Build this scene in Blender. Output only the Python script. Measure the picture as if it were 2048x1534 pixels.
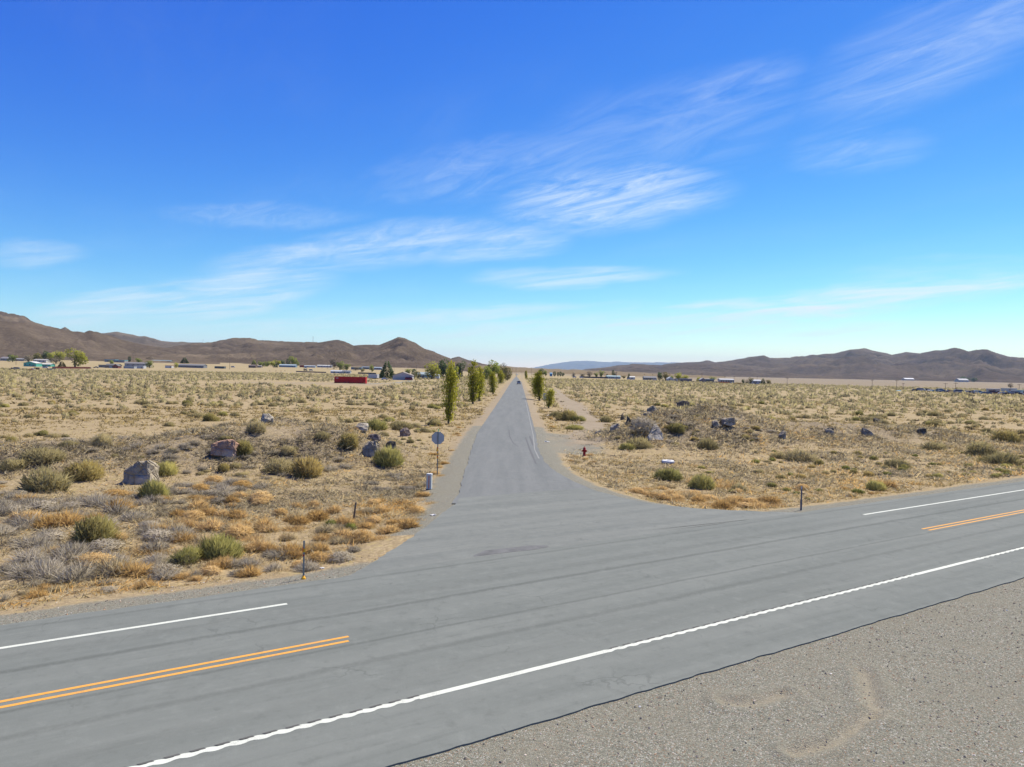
import bpy, bmesh, math, random
import numpy as np
from mathutils import Matrix, Vector

for o in list(bpy.data.objects):
    bpy.data.objects.remove(o, do_unlink=True)
SC = bpy.context.scene
COL = SC.collection
R = math.radians

# ------------------------------------------------------------------ camera
F, W0, H0 = 1420.0, 2048.0, 1534.0        # focal length in pixels of the 2048 px wide photograph
CAMZ = 7.0
ROLL, HOR = R(1.2), 742.0
PITCH = math.atan((HOR - H0 / 2) / F)
FW = np.array([0, math.cos(PITCH), math.sin(PITCH)])
_r0 = np.array([1.0, 0, 0]); _u0 = np.cross(_r0, FW)
RT = math.cos(ROLL) * _r0 + math.sin(ROLL) * _u0
UP = -math.sin(ROLL) * _r0 + math.cos(ROLL) * _u0
cam_d = bpy.data.cameras.new('camera'); cam = bpy.data.objects.new('camera', cam_d); COL.objects.link(cam)
cam_d.sensor_width = 36; cam_d.lens = 36 * F / W0
cam_d.clip_start = 0.5; cam_d.clip_end = 150000
cam.matrix_world = Matrix(((RT[0], UP[0], -FW[0], 0), (RT[1], UP[1], -FW[1], 0), (RT[2], UP[2], -FW[2], CAMZ), (0, 0, 0, 1)))
SC.camera = cam

# ------------------------------------------------------------------ light
SUN_AZ, SUN_EL = R(48), R(58)              # azimuth clockwise from +Y (the view), elevation
world = bpy.data.worlds.new('World'); SC.world = world; world.use_nodes = True
wn = world.node_tree; wn.nodes.clear()
def N(nt, t, **kw):
    n = nt.nodes.new(t)
    for k, v in kw.items():
        if k == 'ins':
            for a, b in v.items(): n.inputs[a].default_value = b
        else: setattr(n, k, v)
    return n
def mth(nt, op, a, b=None, c=None, clamp=False):
    n = nt.nodes.new('ShaderNodeMath'); n.operation = op; n.use_clamp = clamp
    for i, v in enumerate((a, b, c)):
        if v is None: continue
        if isinstance(v, (int, float)): n.inputs[i].default_value = v
        else: nt.links.new(v, n.inputs[i])
    return n.outputs[0]
def mrange(nt, v, a, b, c=0.0, d=1.0, smooth=True):
    n = nt.nodes.new('ShaderNodeMapRange'); n.interpolation_type = 'SMOOTHSTEP' if smooth else 'LINEAR'
    nt.links.new(v, n.inputs[0])
    for i, x in enumerate((a, b, c, d)): n.inputs[1 + i].default_value = x
    return n.outputs[0]
def mixc(nt, f, a, b, mode='MIX'):
    n = nt.nodes.new('ShaderNodeMix'); n.data_type = 'RGBA'; n.blend_type = mode
    for i, v in ((0, f), (6, a), (7, b)):
        if isinstance(v, (int, float)): n.inputs[i].default_value = v
        elif isinstance(v, tuple): n.inputs[i].default_value = (*v[:3], 1)
        else: nt.links.new(v, n.inputs[i])
    return n.outputs[2]
def noise(nt, vec, scale, detail=4, rough=0.55, dist=0.0):
    n = nt.nodes.new('ShaderNodeTexNoise'); n.inputs['Scale'].default_value = scale
    n.inputs['Detail'].default_value = detail; n.inputs['Roughness'].default_value = rough
    n.inputs['Distortion'].default_value = dist
    if vec is not None: nt.links.new(vec, n.inputs['Vector'])
    return n.outputs[0]

sky = N(wn, 'ShaderNodeTexSky', sky_type='NISHITA', sun_disc=False)
sky.sun_elevation = SUN_EL; sky.sun_rotation = SUN_AZ; sky.altitude = 1300
sky.air_density = 1.0; sky.dust_density = 0.35; sky.ozone_density = 2.2
# tone of the photograph's sky: one power curve per channel over the whole dome
ssep = N(wn, 'ShaderNodeSeparateColor'); wn.links.new(sky.outputs[0], ssep.inputs[0]); gam = N(wn, 'ShaderNodeCombineColor')
for _i, (_a, _g) in enumerate(((1.74, 2.38), (1.27, 1.70), (0.83, 0.60))):
    wn.links.new(mth(wn, 'MULTIPLY', mth(wn, 'POWER', mth(wn, 'MULTIPLY', ssep.outputs[_i], 0.1), _g), 10 * _a), gam.inputs[_i])
tc = N(wn, 'ShaderNodeTexCoord')
sep = N(wn, 'ShaderNodeSeparateXYZ'); wn.links.new(tc.outputs['Generated'], sep.inputs[0])
zz = mth(wn, 'MAXIMUM', sep.outputs[2], 0.012)
px = mth(wn, 'DIVIDE', sep.outputs[0], zz); py = mth(wn, 'DIVIDE', sep.outputs[1], zz)
# cirrus sheet high above the plain: u runs along the cloud bands, v across them
cu = mth(wn, 'ADD', mth(wn, 'MULTIPLY', px, 0.507), mth(wn, 'MULTIPLY', py, -0.862))
cv = mth(wn, 'ADD', mth(wn, 'MULTIPLY', px, 0.862), mth(wn, 'MULTIPLY', py, 0.507))
def cvec(su, sv, z):
    c = N(wn, 'ShaderNodeCombineXYZ', ins={2: z})
    wn.links.new(mth(wn, 'MULTIPLY', cu, su), c.inputs[0]); wn.links.new(mth(wn, 'MULTIPLY', cv, sv), c.inputs[1]); return c.outputs[0]
fib = noise(wn, cvec(0.75, 2.6, 3.1), 1.9, 7, 0.72, 1.1)           # fibres
pat = noise(wn, cvec(0.42, 0.9, 11.4), 0.9, 3, 0.5, 0.4)          # patches
# cirrus patches, each at its place in the sky: centre, half length, half height (all as seen from the junction), slope, strength
SPOTS = [(1230, 398, 190, 52, 0.10, 1.0), (1000, 488, 120, 30, 0.15, 0.9), (720, 500, 260, 36, 0.16, 0.95), (440, 590, 190, 38, 0.14, 1.15), (250, 612, 150, 30, 0.1, 1.15), (70, 505, 90, 22, 0.0, 0.55), (1880, 90, 230, 85, 0.42, 0.42),
         (1470, 172, 120, 38, 0.25, 0.35), (1330, 250, 260, 80, 0.25, 0.22), (1720, 300, 120, 40, 0.1, 0.3), (1600, 612, 440, 24, 0.13, 1.5), (1150, 552, 170, 18, 0.06, 0.9), (520, 428, 170, 20, 0.0, 0.32), (900, 640, 460, 24, 0.05, 0.8),
         (1000, 330, 240, 50, 0.18, 0.28), (1900, 545, 200, 24, 0.1, 0.35), (1300, 660, 560, 22, 0.03, 0.8)]
yy = mth(wn, 'MAXIMUM', sep.outputs[1], 0.05); sa_ = mth(wn, 'DIVIDE', sep.outputs[0], yy); se_ = mth(wn, 'DIVIDE', sep.outputs[2], yy)
def svec(a, b, k, z):
    c = N(wn, 'ShaderNodeCombineXYZ', ins={2: z}); wn.links.new(mth(wn, 'MULTIPLY', sa_, a), c.inputs[0]); wn.links.new(mth(wn, 'MULTIPLY', mth(wn, 'SUBTRACT', se_, mth(wn, 'MULTIPLY', sa_, k)), b), c.inputs[1]); return c.outputs[0]
fib2 = noise(wn, svec(7.0, 75.0, 0.11, 4.0), 1.0, 5, 0.62, 0.5)
fibm = N(wn, 'ShaderNodeMix'); wn.links.new(mrange(wn, se_, 0.10, 0.26), fibm.inputs[0]); wn.links.new(fib2, fibm.inputs[2]); wn.links.new(fib, fibm.inputs[3])
warp = mth(wn, 'MULTIPLY', mth(wn, 'SUBTRACT', noise(wn, svec(6.0, 16.0, 0.1, 9.0), 1.0, 3), 0.5), 0.035); se_ = mth(wn, 'ADD', se_, warp)
env = None
for (cx_, cy_, w_, h_, sl_, k_) in SPOTS:
    d_ = FW + (cx_ - W0 / 2) / F * RT - (cy_ - H0 / 2) / F * UP; a0, e0 = d_[0] / d_[1], d_[2] / d_[1]
    da = mth(wn, 'SUBTRACT', sa_, float(a0)); de = mth(wn, 'SUBTRACT', mth(wn, 'SUBTRACT', se_, float(e0)), mth(wn, 'MULTIPLY', da, float(sl_)))
    qa = mth(wn, 'MULTIPLY', da, F / (w_ * 1.45)); qe = mth(wn, 'MULTIPLY', de, F / (h_ * 1.5)); q_ = mth(wn, 'MULTIPLY_ADD', qa, qa, mth(wn, 'MULTIPLY', qe, qe))
    g_ = mth(wn, 'MULTIPLY', mrange(wn, q_, 0.0, 1.0, 1.0, 0.0), k_); env = g_ if env is None else mth(wn, 'MAXIMUM', env, g_)
env = mth(wn, 'ADD', env, mth(wn, 'MULTIPLY', mrange(wn, pat, 0.45, 0.7), 0.06))
cl = mth(wn, 'MULTIPLY', env, mrange(wn, fibm.outputs[0], 0.30, 0.76, 0.08, 1.1))
cl = mth(wn, 'MULTIPLY', cl, 0.66, clamp=True)
skyc = mixc(wn, cl, gam.outputs[0], (5.7, 6.4, 6.8))
bg = N(wn, 'ShaderNodeBackground', ins={1: 0.10}); wn.links.new(skyc, bg.inputs[0])
wo = N(wn, 'ShaderNodeOutputWorld'); wn.links.new(bg.outputs[0], wo.inputs[0])

sun_d = bpy.data.lights.new('sun', 'SUN'); sun_d.energy = 5.0; sun_d.angle = R(0.53); sun_d.color = (1.0, 0.92, 0.74)
sun = bpy.data.objects.new('sun', sun_d); COL.objects.link(sun)
SDIR = Vector((math.sin(SUN_AZ) * math.cos(SUN_EL), math.cos(SUN_AZ) * math.cos(SUN_EL), math.sin(SUN_EL)))
sun.rotation_euler = SDIR.to_track_quat('Z', 'Y').to_euler(); sun.location = (60, 40, 120)

SC.view_settings.view_transform = 'Standard'; SC.view_settings.look = 'None'
SC.view_settings.exposure = 0.66; SC.view_settings.gamma = 1.0; SC.view_settings.use_curve_mapping = False
SC.render.engine = 'CYCLES'
cy = SC.cycles
cy.use_denoising = True; cy.max_bounces = 5; cy.diffuse_bounces = 2; cy.glossy_bounces = 2; cy.transmission_bounces = 3
cy.transparent_max_bounces = 4; cy.volume_bounces = 0; cy.caustics_reflective = False; cy.caustics_refractive = False

# ------------------------------------------------------------------ helpers
rng = np.random.default_rng(20)
random.seed(5)
def ray(x, y): return FW + (x - W0 / 2) / F * RT - (y - H0 / 2) / F * UP
def flat(x, y, z=0.0):
    d = ray(x, y); t = (z - CAMZ) / d[2]; return np.array([0, 0, CAMZ]) + t * d
def project(p):
    q = np.asarray(p, float) - np.array([0, 0, CAMZ]); w = q @ FW
    return np.stack([W0 / 2 + F * (q @ RT) / w, H0 / 2 - F * (q @ UP) / w, w], -1)

_perm = np.random.default_rng(7).random((256, 256))
def vnoise(x, y):
    xi = np.floor(x).astype(int); yi = np.floor(y).astype(int); fx = x - xi; fy = y - yi
    fx = fx * fx * (3 - 2 * fx); fy = fy * fy * (3 - 2 * fy)
    a = _perm[xi % 256, yi % 256]; b = _perm[(xi + 1) % 256, yi % 256]; c = _perm[xi % 256, (yi + 1) % 256]; d = _perm[(xi + 1) % 256, (yi + 1) % 256]
    return (a * (1 - fx) + b * fx) * (1 - fy) + (c * (1 - fx) + d * fx) * fy
def fbm(x, y, o=4):
    s = 0; a = 0.5; n = 0
    for i in range(o):
        s = s + a * vnoise(x * 2 ** i + 17.3 * i, y * 2 ** i + 5.1 * i); n += a; a *= 0.5
    return s / n
def sst(a, b, x):
    t = np.clip((x - a) / (b - a), 0, 1); return t * t * (3 - 2 * t)

# the highway runs along HD; HS is the signed offset across it
HA = R(57.8); HD = np.array([math.sin(HA), math.cos(HA)]); HN = np.array([HD[1], -HD[0]])
def hs(x, y): return x * HN[0] + y * HN[1]
def hpt(t, s): return t * HD + s * HN
S_NEAR, S_FAR = -11.5, -22.85             # asphalt edges of the highway
ROADC = np.array([(-0.2, 30), (-0.35, 50), (-0.5, 79), (0.2, 150), (2.2, 389), (4.6, 620), (8.2, 900), (14, 1250)])
def road_x(y): return np.interp(y, ROADC[:, 1], ROADC[:, 0])
EDGE_L = [(-5.9, 23.1), (-5.32, 23.8), (-4.6, 26.6), (-3.95, 29.6), (-3.5, 32.68), (-3.05, 35.58), (-2.9, 40.44), (-3.1, 48.4), (-3.4, 60.3), (-3.76, 78.5)]
EDGE_R = [(2.8, 80), (2.47, 63.3), (2.67, 54.6), (3.3, 49.3), (4.13, 45.0), (5.18, 41.8), (6.46, 39.6), (7.7, 38.1), (9.96, 36.97), (12.6, 36.6), (15.8, 36.4)]
TRACK = np.array([flat(*q)[:2] for q in ((1120, 893), (1165, 875), (1190, 858), (1178, 838), (1155, 816), (1135, 800), (1115, 786), (1100, 775))])
PULL = np.array([flat(*q)[:2] for q in ((1085, 868), (1100, 890), (1130, 897), (1150, 887))])
DRIVE = np.array([(-86, 325), (-66, 322), (-58, 350), (-61, 440)])
def dseg(x, y, pl):
    d = np.full(np.shape(x), 1e9)
    for (ax, ay), (bx, by) in zip(pl[:-1], pl[1:]):
        vx, vy = bx - ax, by - ay; t = np.clip(((x - ax) * vx + (y - ay) * vy) / (vx * vx + vy * vy), 0, 1)
        d = np.minimum(d, np.hypot(x - ax - t * vx, y - ay - t * vy))
    return d
def mound(x, y, cx, cy_, a, b, rot, h, p=1.3):
    c, s = math.cos(R(rot)), math.sin(R(rot)); u = (x - cx) * c + (y - cy_) * s; v = -(x - cx) * s + (y - cy_) * c
    return h * np.exp(-((u / a) ** 2 + (v / b) ** 2) ** p)
MOUNDS = [(-18.5, 57.5, 8.0, 6.5, 14, 2.55, 1.3), (-31, 50.5, 10, 5.5, 14, 1.5, 1.25), (-11, 56, 3.5, 4.5, 0, 0.6, 1.2),
          (20.5, 81, 7.5, 7.5, 0, 3.15, 1.35), (13.5, 75, 3.5, 5, 0, 1.0, 1.2), (33, 83, 9, 6, 10, 1.7, 1.25), (47, 87, 10, 5.5, 12, 1.3, 1.25)]
def hmound(x, y):
    z = 0
    for m in MOUNDS: z = z + mound(x, y, *m)
    return z
def ramp(x, y):
    r = np.hypot(x, y); az = np.degrees(np.arctan2(x, y))
    sl = 0.0115 * sst(0, -9, az) + 0.0035 * sst(12, 0, az)
    return sl * np.where(r > 760, (r - 760) * sst(760, 1100, r), 0)
def road_dist(x, y):
    """distance outside any asphalt (negative inside)"""
    s = hs(x, y); dh = np.maximum(s - S_NEAR, S_FAR - s)
    hw = 3.25 + 0.15 * sst(100, 400, y)
    dr = np.where(y > 38, np.abs(x - road_x(y)) - hw, 1e9)
    # throat of the junction between both kerb returns
    xl = np.interp(y, [p[1] for p in EDGE_L], [p[0] for p in EDGE_L]); xr = np.interp(-y, [-p[1] for p in EDGE_R], [p[0] for p in EDGE_R])
    da = np.where((y > 22) & (y < 82), np.maximum(xl - x, x - xr), 1e9)
    return np.minimum(np.minimum(dh, dr), da)
def ht(x, y):
    x = np.asarray(x, float); y = np.asarray(y, float)
    r = np.hypot(x, y); d = road_dist(x, y); k = sst(0.0, 3.5, d)
    rough = (fbm(x * 0.35, y * 0.35, 4) - 0.5) * 0.30 + (fbm(x * 0.06, y * 0.06, 3) - 0.5) * 0.5
    fade = 1 - sst(250, 900, r)
    side = (hs(x, y) < S_FAR)
    base = np.where(side, -0.28, -0.04)
    rough = np.where(side, rough, rough * 0.12)
    nat = base + rough * fade
    mm = np.where(r < 160, hmound(x, y), 0)
    mm = mm * (1 + 0.5 * (fbm(x * 0.3 + 9, y * 0.3, 3) - 0.5))
    return np.where(side, -0.035, -0.004) * (1 - k) + k * nat + mm * sst(0, 4, d) + ramp(x, y)
def hit(px_, py_):
    d = ray(px_, py_); hh = math.hypot(d[0], d[1])
    t = np.geomspace(6, 9000, 5000) / hh
    P = np.array([0, 0, CAMZ]) + t[:, None] * d
    g = P[:, 2] - ht(P[:, 0], P[:, 1]); i = int(np.argmax(g < 0)) if (g < 0).any() else len(t) - 1
    i = max(i, 1); f = g[i - 1] / (g[i - 1] - g[i] + 1e-9); p = P[i - 1] + np.clip(f, 0, 1) * (P[i] - P[i - 1])
    return np.array([p[0], p[1], float(ht(p[0], p[1]))])
def mpp(p):  # metres per photo pixel at a place
    return float((np.asarray(p) - np.array([0, 0, CAMZ])) @ FW) / F

def link(o, parent=None):
    COL.objects.link(o)
    if parent is not None: o.parent = parent
    return o
def tag(o, label=None, cat=None, group=None, kind=None):
    if label: o['label'] = label
    if cat: o['category'] = cat
    if group: o['group'] = group
    if kind: o['kind'] = kind
    return o
def npmesh(name, V, Fc, smooth=False):
    me = bpy.data.meshes.new(name); V = np.asarray(V, np.float32); Fc = np.asarray(Fc, np.int32)
    k = Fc.shape[1]; me.vertices.add(len(V)); me.vertices.foreach_set('co', V.ravel())
    me.loops.add(Fc.size); me.loops.foreach_set('vertex_index', Fc.ravel())
    me.polygons.add(len(Fc)); me.polygons.foreach_set('loop_start', np.arange(0, Fc.size, k, dtype=np.int32))
    try: me.polygons.foreach_set('loop_total', np.full(len(Fc), k, np.int32))
    except Exception: pass
    me.update(calc_edges=True); me.validate()
    me.polygons.foreach_set('use_smooth', np.full(len(Fc), bool(smooth)))
    return me
def fattr(me, name, vals):
    a = me.attributes.new(name, 'FLOAT', 'POINT'); a.data.foreach_set('value', np.asarray(vals, np.float32))
def ob(name, me, mat=None, parent=None, loc=(0, 0, 0), rz=0.0, **t):
    o = bpy.data.objects.new(name, me)
    if mat is not None and me is not None and len(me.materials) == 0: me.materials.append(mat)
    o.location = loc; o.rotation_euler = (0, 0, rz); link(o, parent); tag(o, **t); return o
def empty(name, loc, rz=0.0, **t):
    o = bpy.data.objects.new(name, None); o.empty_display_size = 0.3; o.location = loc; o.rotation_euler = (0, 0, rz); link(o); tag(o, **t); return o
def copy_tree(o, parent=None):
    c = o.copy(); COL.objects.link(c); c.parent = parent
    for ch in o.children: copy_tree(ch, c)
    return c

class MB:
    def __init__(s): s.v = []; s.f = []
    def add(s, vs, fs):
        b = len(s.v); s.v += [tuple(v) for v in vs]; s.f += [tuple(b + i for i in f) for f in fs]; return s
    def box(s, x0, x1, y0, y1, z0, z1):
        return s.add([(x0, y0, z0), (x1, y0, z0), (x1, y1, z0), (x0, y1, z0), (x0, y0, z1), (x1, y0, z1), (x1, y1, z1), (x0, y1, z1)],
                     [(3, 2, 1, 0), (4, 5, 6, 7), (0, 1, 5, 4), (1, 2, 6, 5), (2, 3, 7, 6), (3, 0, 4, 7)])
    def tube(s, pts, rad, n=8, cap=True):
        b = len(s.v); pts = [Vector(p) for p in pts]
        if not hasattr(rad, '__len__'): rad = [rad] * len(pts)
        for i, p in enumerate(pts):
            t = (pts[min(i + 1, len(pts) - 1)] - pts[max(i - 1, 0)]).normalized()
            a = Vector((0, 0, 1)) if abs(t.z) < 0.9 else Vector((1, 0, 0))
            e1 = t.cross(a).normalized(); e2 = t.cross(e1)
            for k in range(n):
                q = 2 * math.pi * k / n; s.v.append(tuple(p + rad[i] * (math.cos(q) * e1 + math.sin(q) * e2)))
        for i in range(len(pts) - 1):
            for k in range(n):
                k2 = (k + 1) % n; s.f.append((b + i * n + k, b + (i + 1) * n + k, b + (i + 1) * n + k2, b + i * n + k2))
        if cap:
            s.f.append(tuple(b + k for k in range(n))); s.f.append(tuple(b + (len(pts) - 1) * n + k for k in reversed(range(n))))
        return s
    def lathe(s, prof, c=(0, 0, 0), n=16):
        b = len(s.v)
        for r, z in prof:
            for k in range(n):
                q = 2 * math.pi * k / n; s.v.append((c[0] + r * math.cos(q), c[1] + r * math.sin(q), c[2] + z))
        for i in range(len(prof) - 1):
            for k in range(n):
                k2 = (k + 1) % n; s.f.append((b + i * n + k, b + i * n + k2, b + (i + 1) * n + k2, b + (i + 1) * n + k))
        return s
    def extrude(s, poly, axis, a, b_):
        """poly of (u, v) swept along axis 'x' or 'y' between a and b"""
        n = len(poly); mk = (lambda w, u, v: (w, u, v)) if axis == 'x' else (lambda w, u, v: (u, w, v))
        vs = [mk(a, u, v) for u, v in poly] + [mk(b_, u, v) for u, v in poly]
        fs = [tuple(range(n)), tuple(reversed(range(n, 2 * n)))] + [(i, n + i, n + (i + 1) % n, (i + 1) % n) for i in range(n)]
        return s.add(vs, fs)
    def mesh(s, name, smooth=False, bevel=0.0):
        me = bpy.data.meshes.new(name); me.from_pydata(s.v, [], s.f); bm = bmesh.new(); bm.from_mesh(me)
        bmesh.ops.recalc_face_normals(bm, faces=bm.faces)
        if bevel > 0: bmesh.ops.bevel(bm, geom=[e for e in bm.edges if e.calc_face_angle(0) > 0.5], offset=bevel, segments=2, affect='EDGES')
        bm.to_mesh(me); bm.free()
        me.polygons.foreach_set('use_smooth', np.full(len(me.polygons), bool(smooth)))
        return me
    def build(s, name, mat, parent=None, smooth=False, bevel=0.0, **k):
        return ob(name, s.mesh(name, smooth, bevel), mat, parent, **k)

# ------------------------------------------------------------------ materials
MATS = {}
def newmat(name):
    m = bpy.data.materials.new(name); m.use_nodes = True; nt = m.node_tree; b = nt.nodes['Principled BSDF']
    b.inputs['Specular IOR Level'].default_value = 0.25; MATS[name] = m; return m, nt, b
def objco(nt): return N(nt, 'ShaderNodeTexCoord').outputs['Object']
def worldco(nt): return N(nt, 'ShaderNodeNewGeometry').outputs['Position']
def bump(nt, b, h, strength=0.4, dist=0.02):
    n = N(nt, 'ShaderNodeBump', ins={'Strength': strength, 'Distance': dist}); nt.links.new(h, n.inputs['Height']); nt.links.new(n.outputs[0], b.inputs['Normal'])
def plain(name, c, rough=0.7, metal=0.0, var=0.12, scale=3.0, spec=0.25):
    """painted / plain surface with slight weathering"""
    if name in MATS: return MATS[name]
    m, nt, b = newmat(name); co = objco(nt); n1 = noise(nt, co, scale, 5, 0.6)
    f = mrange(nt, n1, 0.3, 0.7, 0, 1)
    nt.links.new(mixc(nt, f, tuple(x * (1 - var) for x in c), tuple(min(1, x * (1 + var)) for x in c)), b.inputs['Base Color'])
    b.inputs['Roughness'].default_value = rough; b.inputs['Metallic'].default_value = metal; b.inputs['Specular IOR Level'].default_value = spec
    return m
def glass(name='glass_dark', c=(0.03, 0.04, 0.05)):
    if name in MATS: return MATS[name]
    m, nt, b = newmat(name); b.inputs['Base Color'].default_value = (*c, 1); b.inputs['Roughness'].default_value = 0.08; b.inputs['Specular IOR Level'].default_value = 0.5; return m
def foliage(name, dark, light, hue_var=0.25, transl=0.25, alt=None):
    """leaf-coloured; 'tint' varies leaf by leaf, each plant differs a little"""
    m, nt, b = newmat(name)
    a = N(nt, 'ShaderNodeAttribute', attribute_name='tint'); oi = N(nt, 'ShaderNodeObjectInfo')
    c = mixc(nt, a.outputs['Fac'], dark, light)
    if alt is not None: c = mixc(nt, mth(nt, 'MULTIPLY', oi.outputs['Random'], hue_var), c, alt)
    hv = N(nt, 'ShaderNodeHueSaturation'); nt.links.new(c, hv.inputs['Color'])
    nt.links.new(mth(nt, 'ADD', 0.82, mth(nt, 'MULTIPLY', oi.outputs['Random'], 0.36)), hv.inputs['Value'])
    nt.links.new(hv.outputs[0], b.inputs['Base Color']); b.inputs['Roughness'].default_value = 0.8; b.inputs['Specular IOR Level'].default_value = 0.1
    tr = N(nt, 'ShaderNodeBsdfTranslucent'); nt.links.new(hv.outputs[0], tr.inputs[0])
    mx = N(nt, 'ShaderNodeMixShader', ins={0: transl}); nt.links.new(b.outputs[0], mx.inputs[1]); nt.links.new(tr.outputs[0], mx.inputs[2])
    nt.links.new(mx.outputs[0], nt.nodes['Material Output'].inputs[0]); return m
# ------------------------------------------------------------------ ground sheet
def ground_material():
    m, nt, b = newmat('desert_ground'); P = worldco(nt)
    ga = N(nt, 'ShaderNodeAttribute', attribute_name='gravel').outputs['Fac']
    ta = N(nt, 'ShaderNodeAttribute', attribute_name='track').outputs['Fac']
    sa = N(nt, 'ShaderNodeAttribute', attribute_name='scrub').outputs['Fac']
    fa = N(nt, 'ShaderNodeAttribute', attribute_name='olive').outputs['Fac']
    pa = N(nt, 'ShaderNodeAttribute', attribute_name='playa').outputs['Fac']
    oa = N(nt, 'ShaderNodeAttribute', attribute_name='straw').outputs['Fac']
    n0 = noise(nt, P, 0.05, 4); n1 = noise(nt, P, 0.6, 6, 0.6); n2 = noise(nt, P, 6.0, 5, 0.65); n3 = noise(nt, P, 40.0, 3, 0.6)
    sand = mixc(nt, mrange(nt, n1, 0.3, 0.7), (0.335, 0.26, 0.148), (0.43, 0.345, 0.205))
    sand = mixc(nt, mrange(nt, n2, 0.38, 0.72), (0.225, 0.172, 0.099), sand)
    sand = mixc(nt, mth(nt, 'MULTIPLY', mrange(nt, n0, 0.45, 0.7), 0.4), sand, (0.33, 0.26, 0.165))
    sand = mixc(nt, mth(nt, 'MULTIPLY', mrange(nt, n3, 0.55, 0.75), 0.5), sand, (0.11, 0.085, 0.055))
    # sparse dry grass colour between the shrubs
    gr = mth(nt, 'MULTIPLY', mrange(nt, noise(nt, P, 2.3, 6, 0.7), 0.50, 0.66), 0.75)
    sand = mixc(nt, gr, sand, (0.32, 0.26, 0.11))
    scr = mixc(nt, mrange(nt, n2, 0.35, 0.68), (0.15, 0.122, 0.085), (0.31, 0.25, 0.158))
    c = mixc(nt, mth(nt, 'MULTIPLY', sa, mrange(nt, n1, 0.25, 0.6, 0.35, 1)), sand, scr)
    stw = mixc(nt, mrange(nt, n2, 0.3, 0.7), (0.235, 0.185, 0.115), (0.38, 0.285, 0.145))
    c = mixc(nt, mth(nt, 'MULTIPLY', oa, mrange(nt, n1, 0.3, 0.6, 0.2, 0.9)), c, stw)
    # distant shrub cover: clumps seen at a grazing angle
    v = N(nt, 'ShaderNodeTexVoronoi', ins={'Scale': 0.33}); nt.links.new(P, v.inputs['Vector'])
    cov = mrange(nt, v.outputs['Distance'], 0.25, 0.6, 1, 0)
    ol = mixc(nt, mrange(nt, noise(nt, P, 0.02, 4), 0.3, 0.7), (0.25, 0.21, 0.105), (0.31, 0.255, 0.14))
    c = mixc(nt, mth(nt, 'MULTIPLY', fa, mth(nt, 'ADD', 0.35, mth(nt, 'MULTIPLY', cov, 0.6))), c, ol)
    c = mixc(nt, pa, c, mixc(nt, noise(nt, P, 0.004, 3), (0.180, 0.145, 0.099), (0.220, 0.180, 0.128)))
    trk = mixc(nt, mrange(nt, n1, 0.3, 0.7), (0.215, 0.178, 0.128), (0.27, 0.225, 0.165))
    c = mixc(nt, mth(nt, 'MULTIPLY', ta, mrange(nt, n2, 0.2, 0.6, 0.5, 1)), c, trk)
    # roadside gravel
    vg = N(nt, 'ShaderNodeTexVoronoi', ins={'Scale': 42.0}); nt.links.new(P, vg.inputs['Vector'])
    vh = N(nt, 'ShaderNodeSeparateXYZ'); nt.links.new(vg.outputs['Color'], vh.inputs[0])
    gcol = mixc(nt, vh.outputs[0], (0.108, 0.108, 0.085), (0.262, 0.258, 0.205))
    gcol = mixc(nt, mth(nt, 'MULTIPLY', mrange(nt, vh.outputs[1], 0.9, 0.95), 0.8), gcol, (0.42, 0.40, 0.36))
    gcol = mixc(nt, mth(nt, 'MULTIPLY', mrange(nt, vh.outputs[2], 0.88, 0.93), 0.6), gcol, (0.25, 0.15, 0.09))
    gcol = mixc(nt, mth(nt, 'MULTIPLY', mrange(nt, n1, 0.42, 0.72), 0.6), gcol, (0.20, 0.187, 0.142))
    su = N(nt, 'ShaderNodeAttribute', attribute_name='scuff').outputs['Fac']; gcol = mixc(nt, mth(nt, 'MULTIPLY', su, mrange(nt, n2, 0.25, 0.6, 0.15, 0.75)), gcol, (0.275, 0.245, 0.18))
    gm = mrange(nt, mth(nt, 'ADD', ga, mth(nt, 'MULTIPLY', mth(nt, 'SUBTRACT', n1, 0.5), 0.9)), 0.3, 0.7)
    c = mixc(nt, gm, c, gcol)
    nt.links.new(c, b.inputs['Base Color']); b.inputs['Roughness'].default_value = 0.95; b.inputs['Specular IOR Level'].default_value = 0.08
    h = mth(nt, 'ADD', mth(nt, 'MULTIPLY', n2, 1.0), mth(nt, 'ADD', mth(nt, 'MULTIPLY', n3, 0.5), mth(nt, 'MULTIPLY', mth(nt, 'MULTIPLY', vg.outputs['Distance'], gm), -0.6)))
    bump(nt, b, h, 0.7, 0.06); return m
M_GROUND = ground_material()

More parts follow.
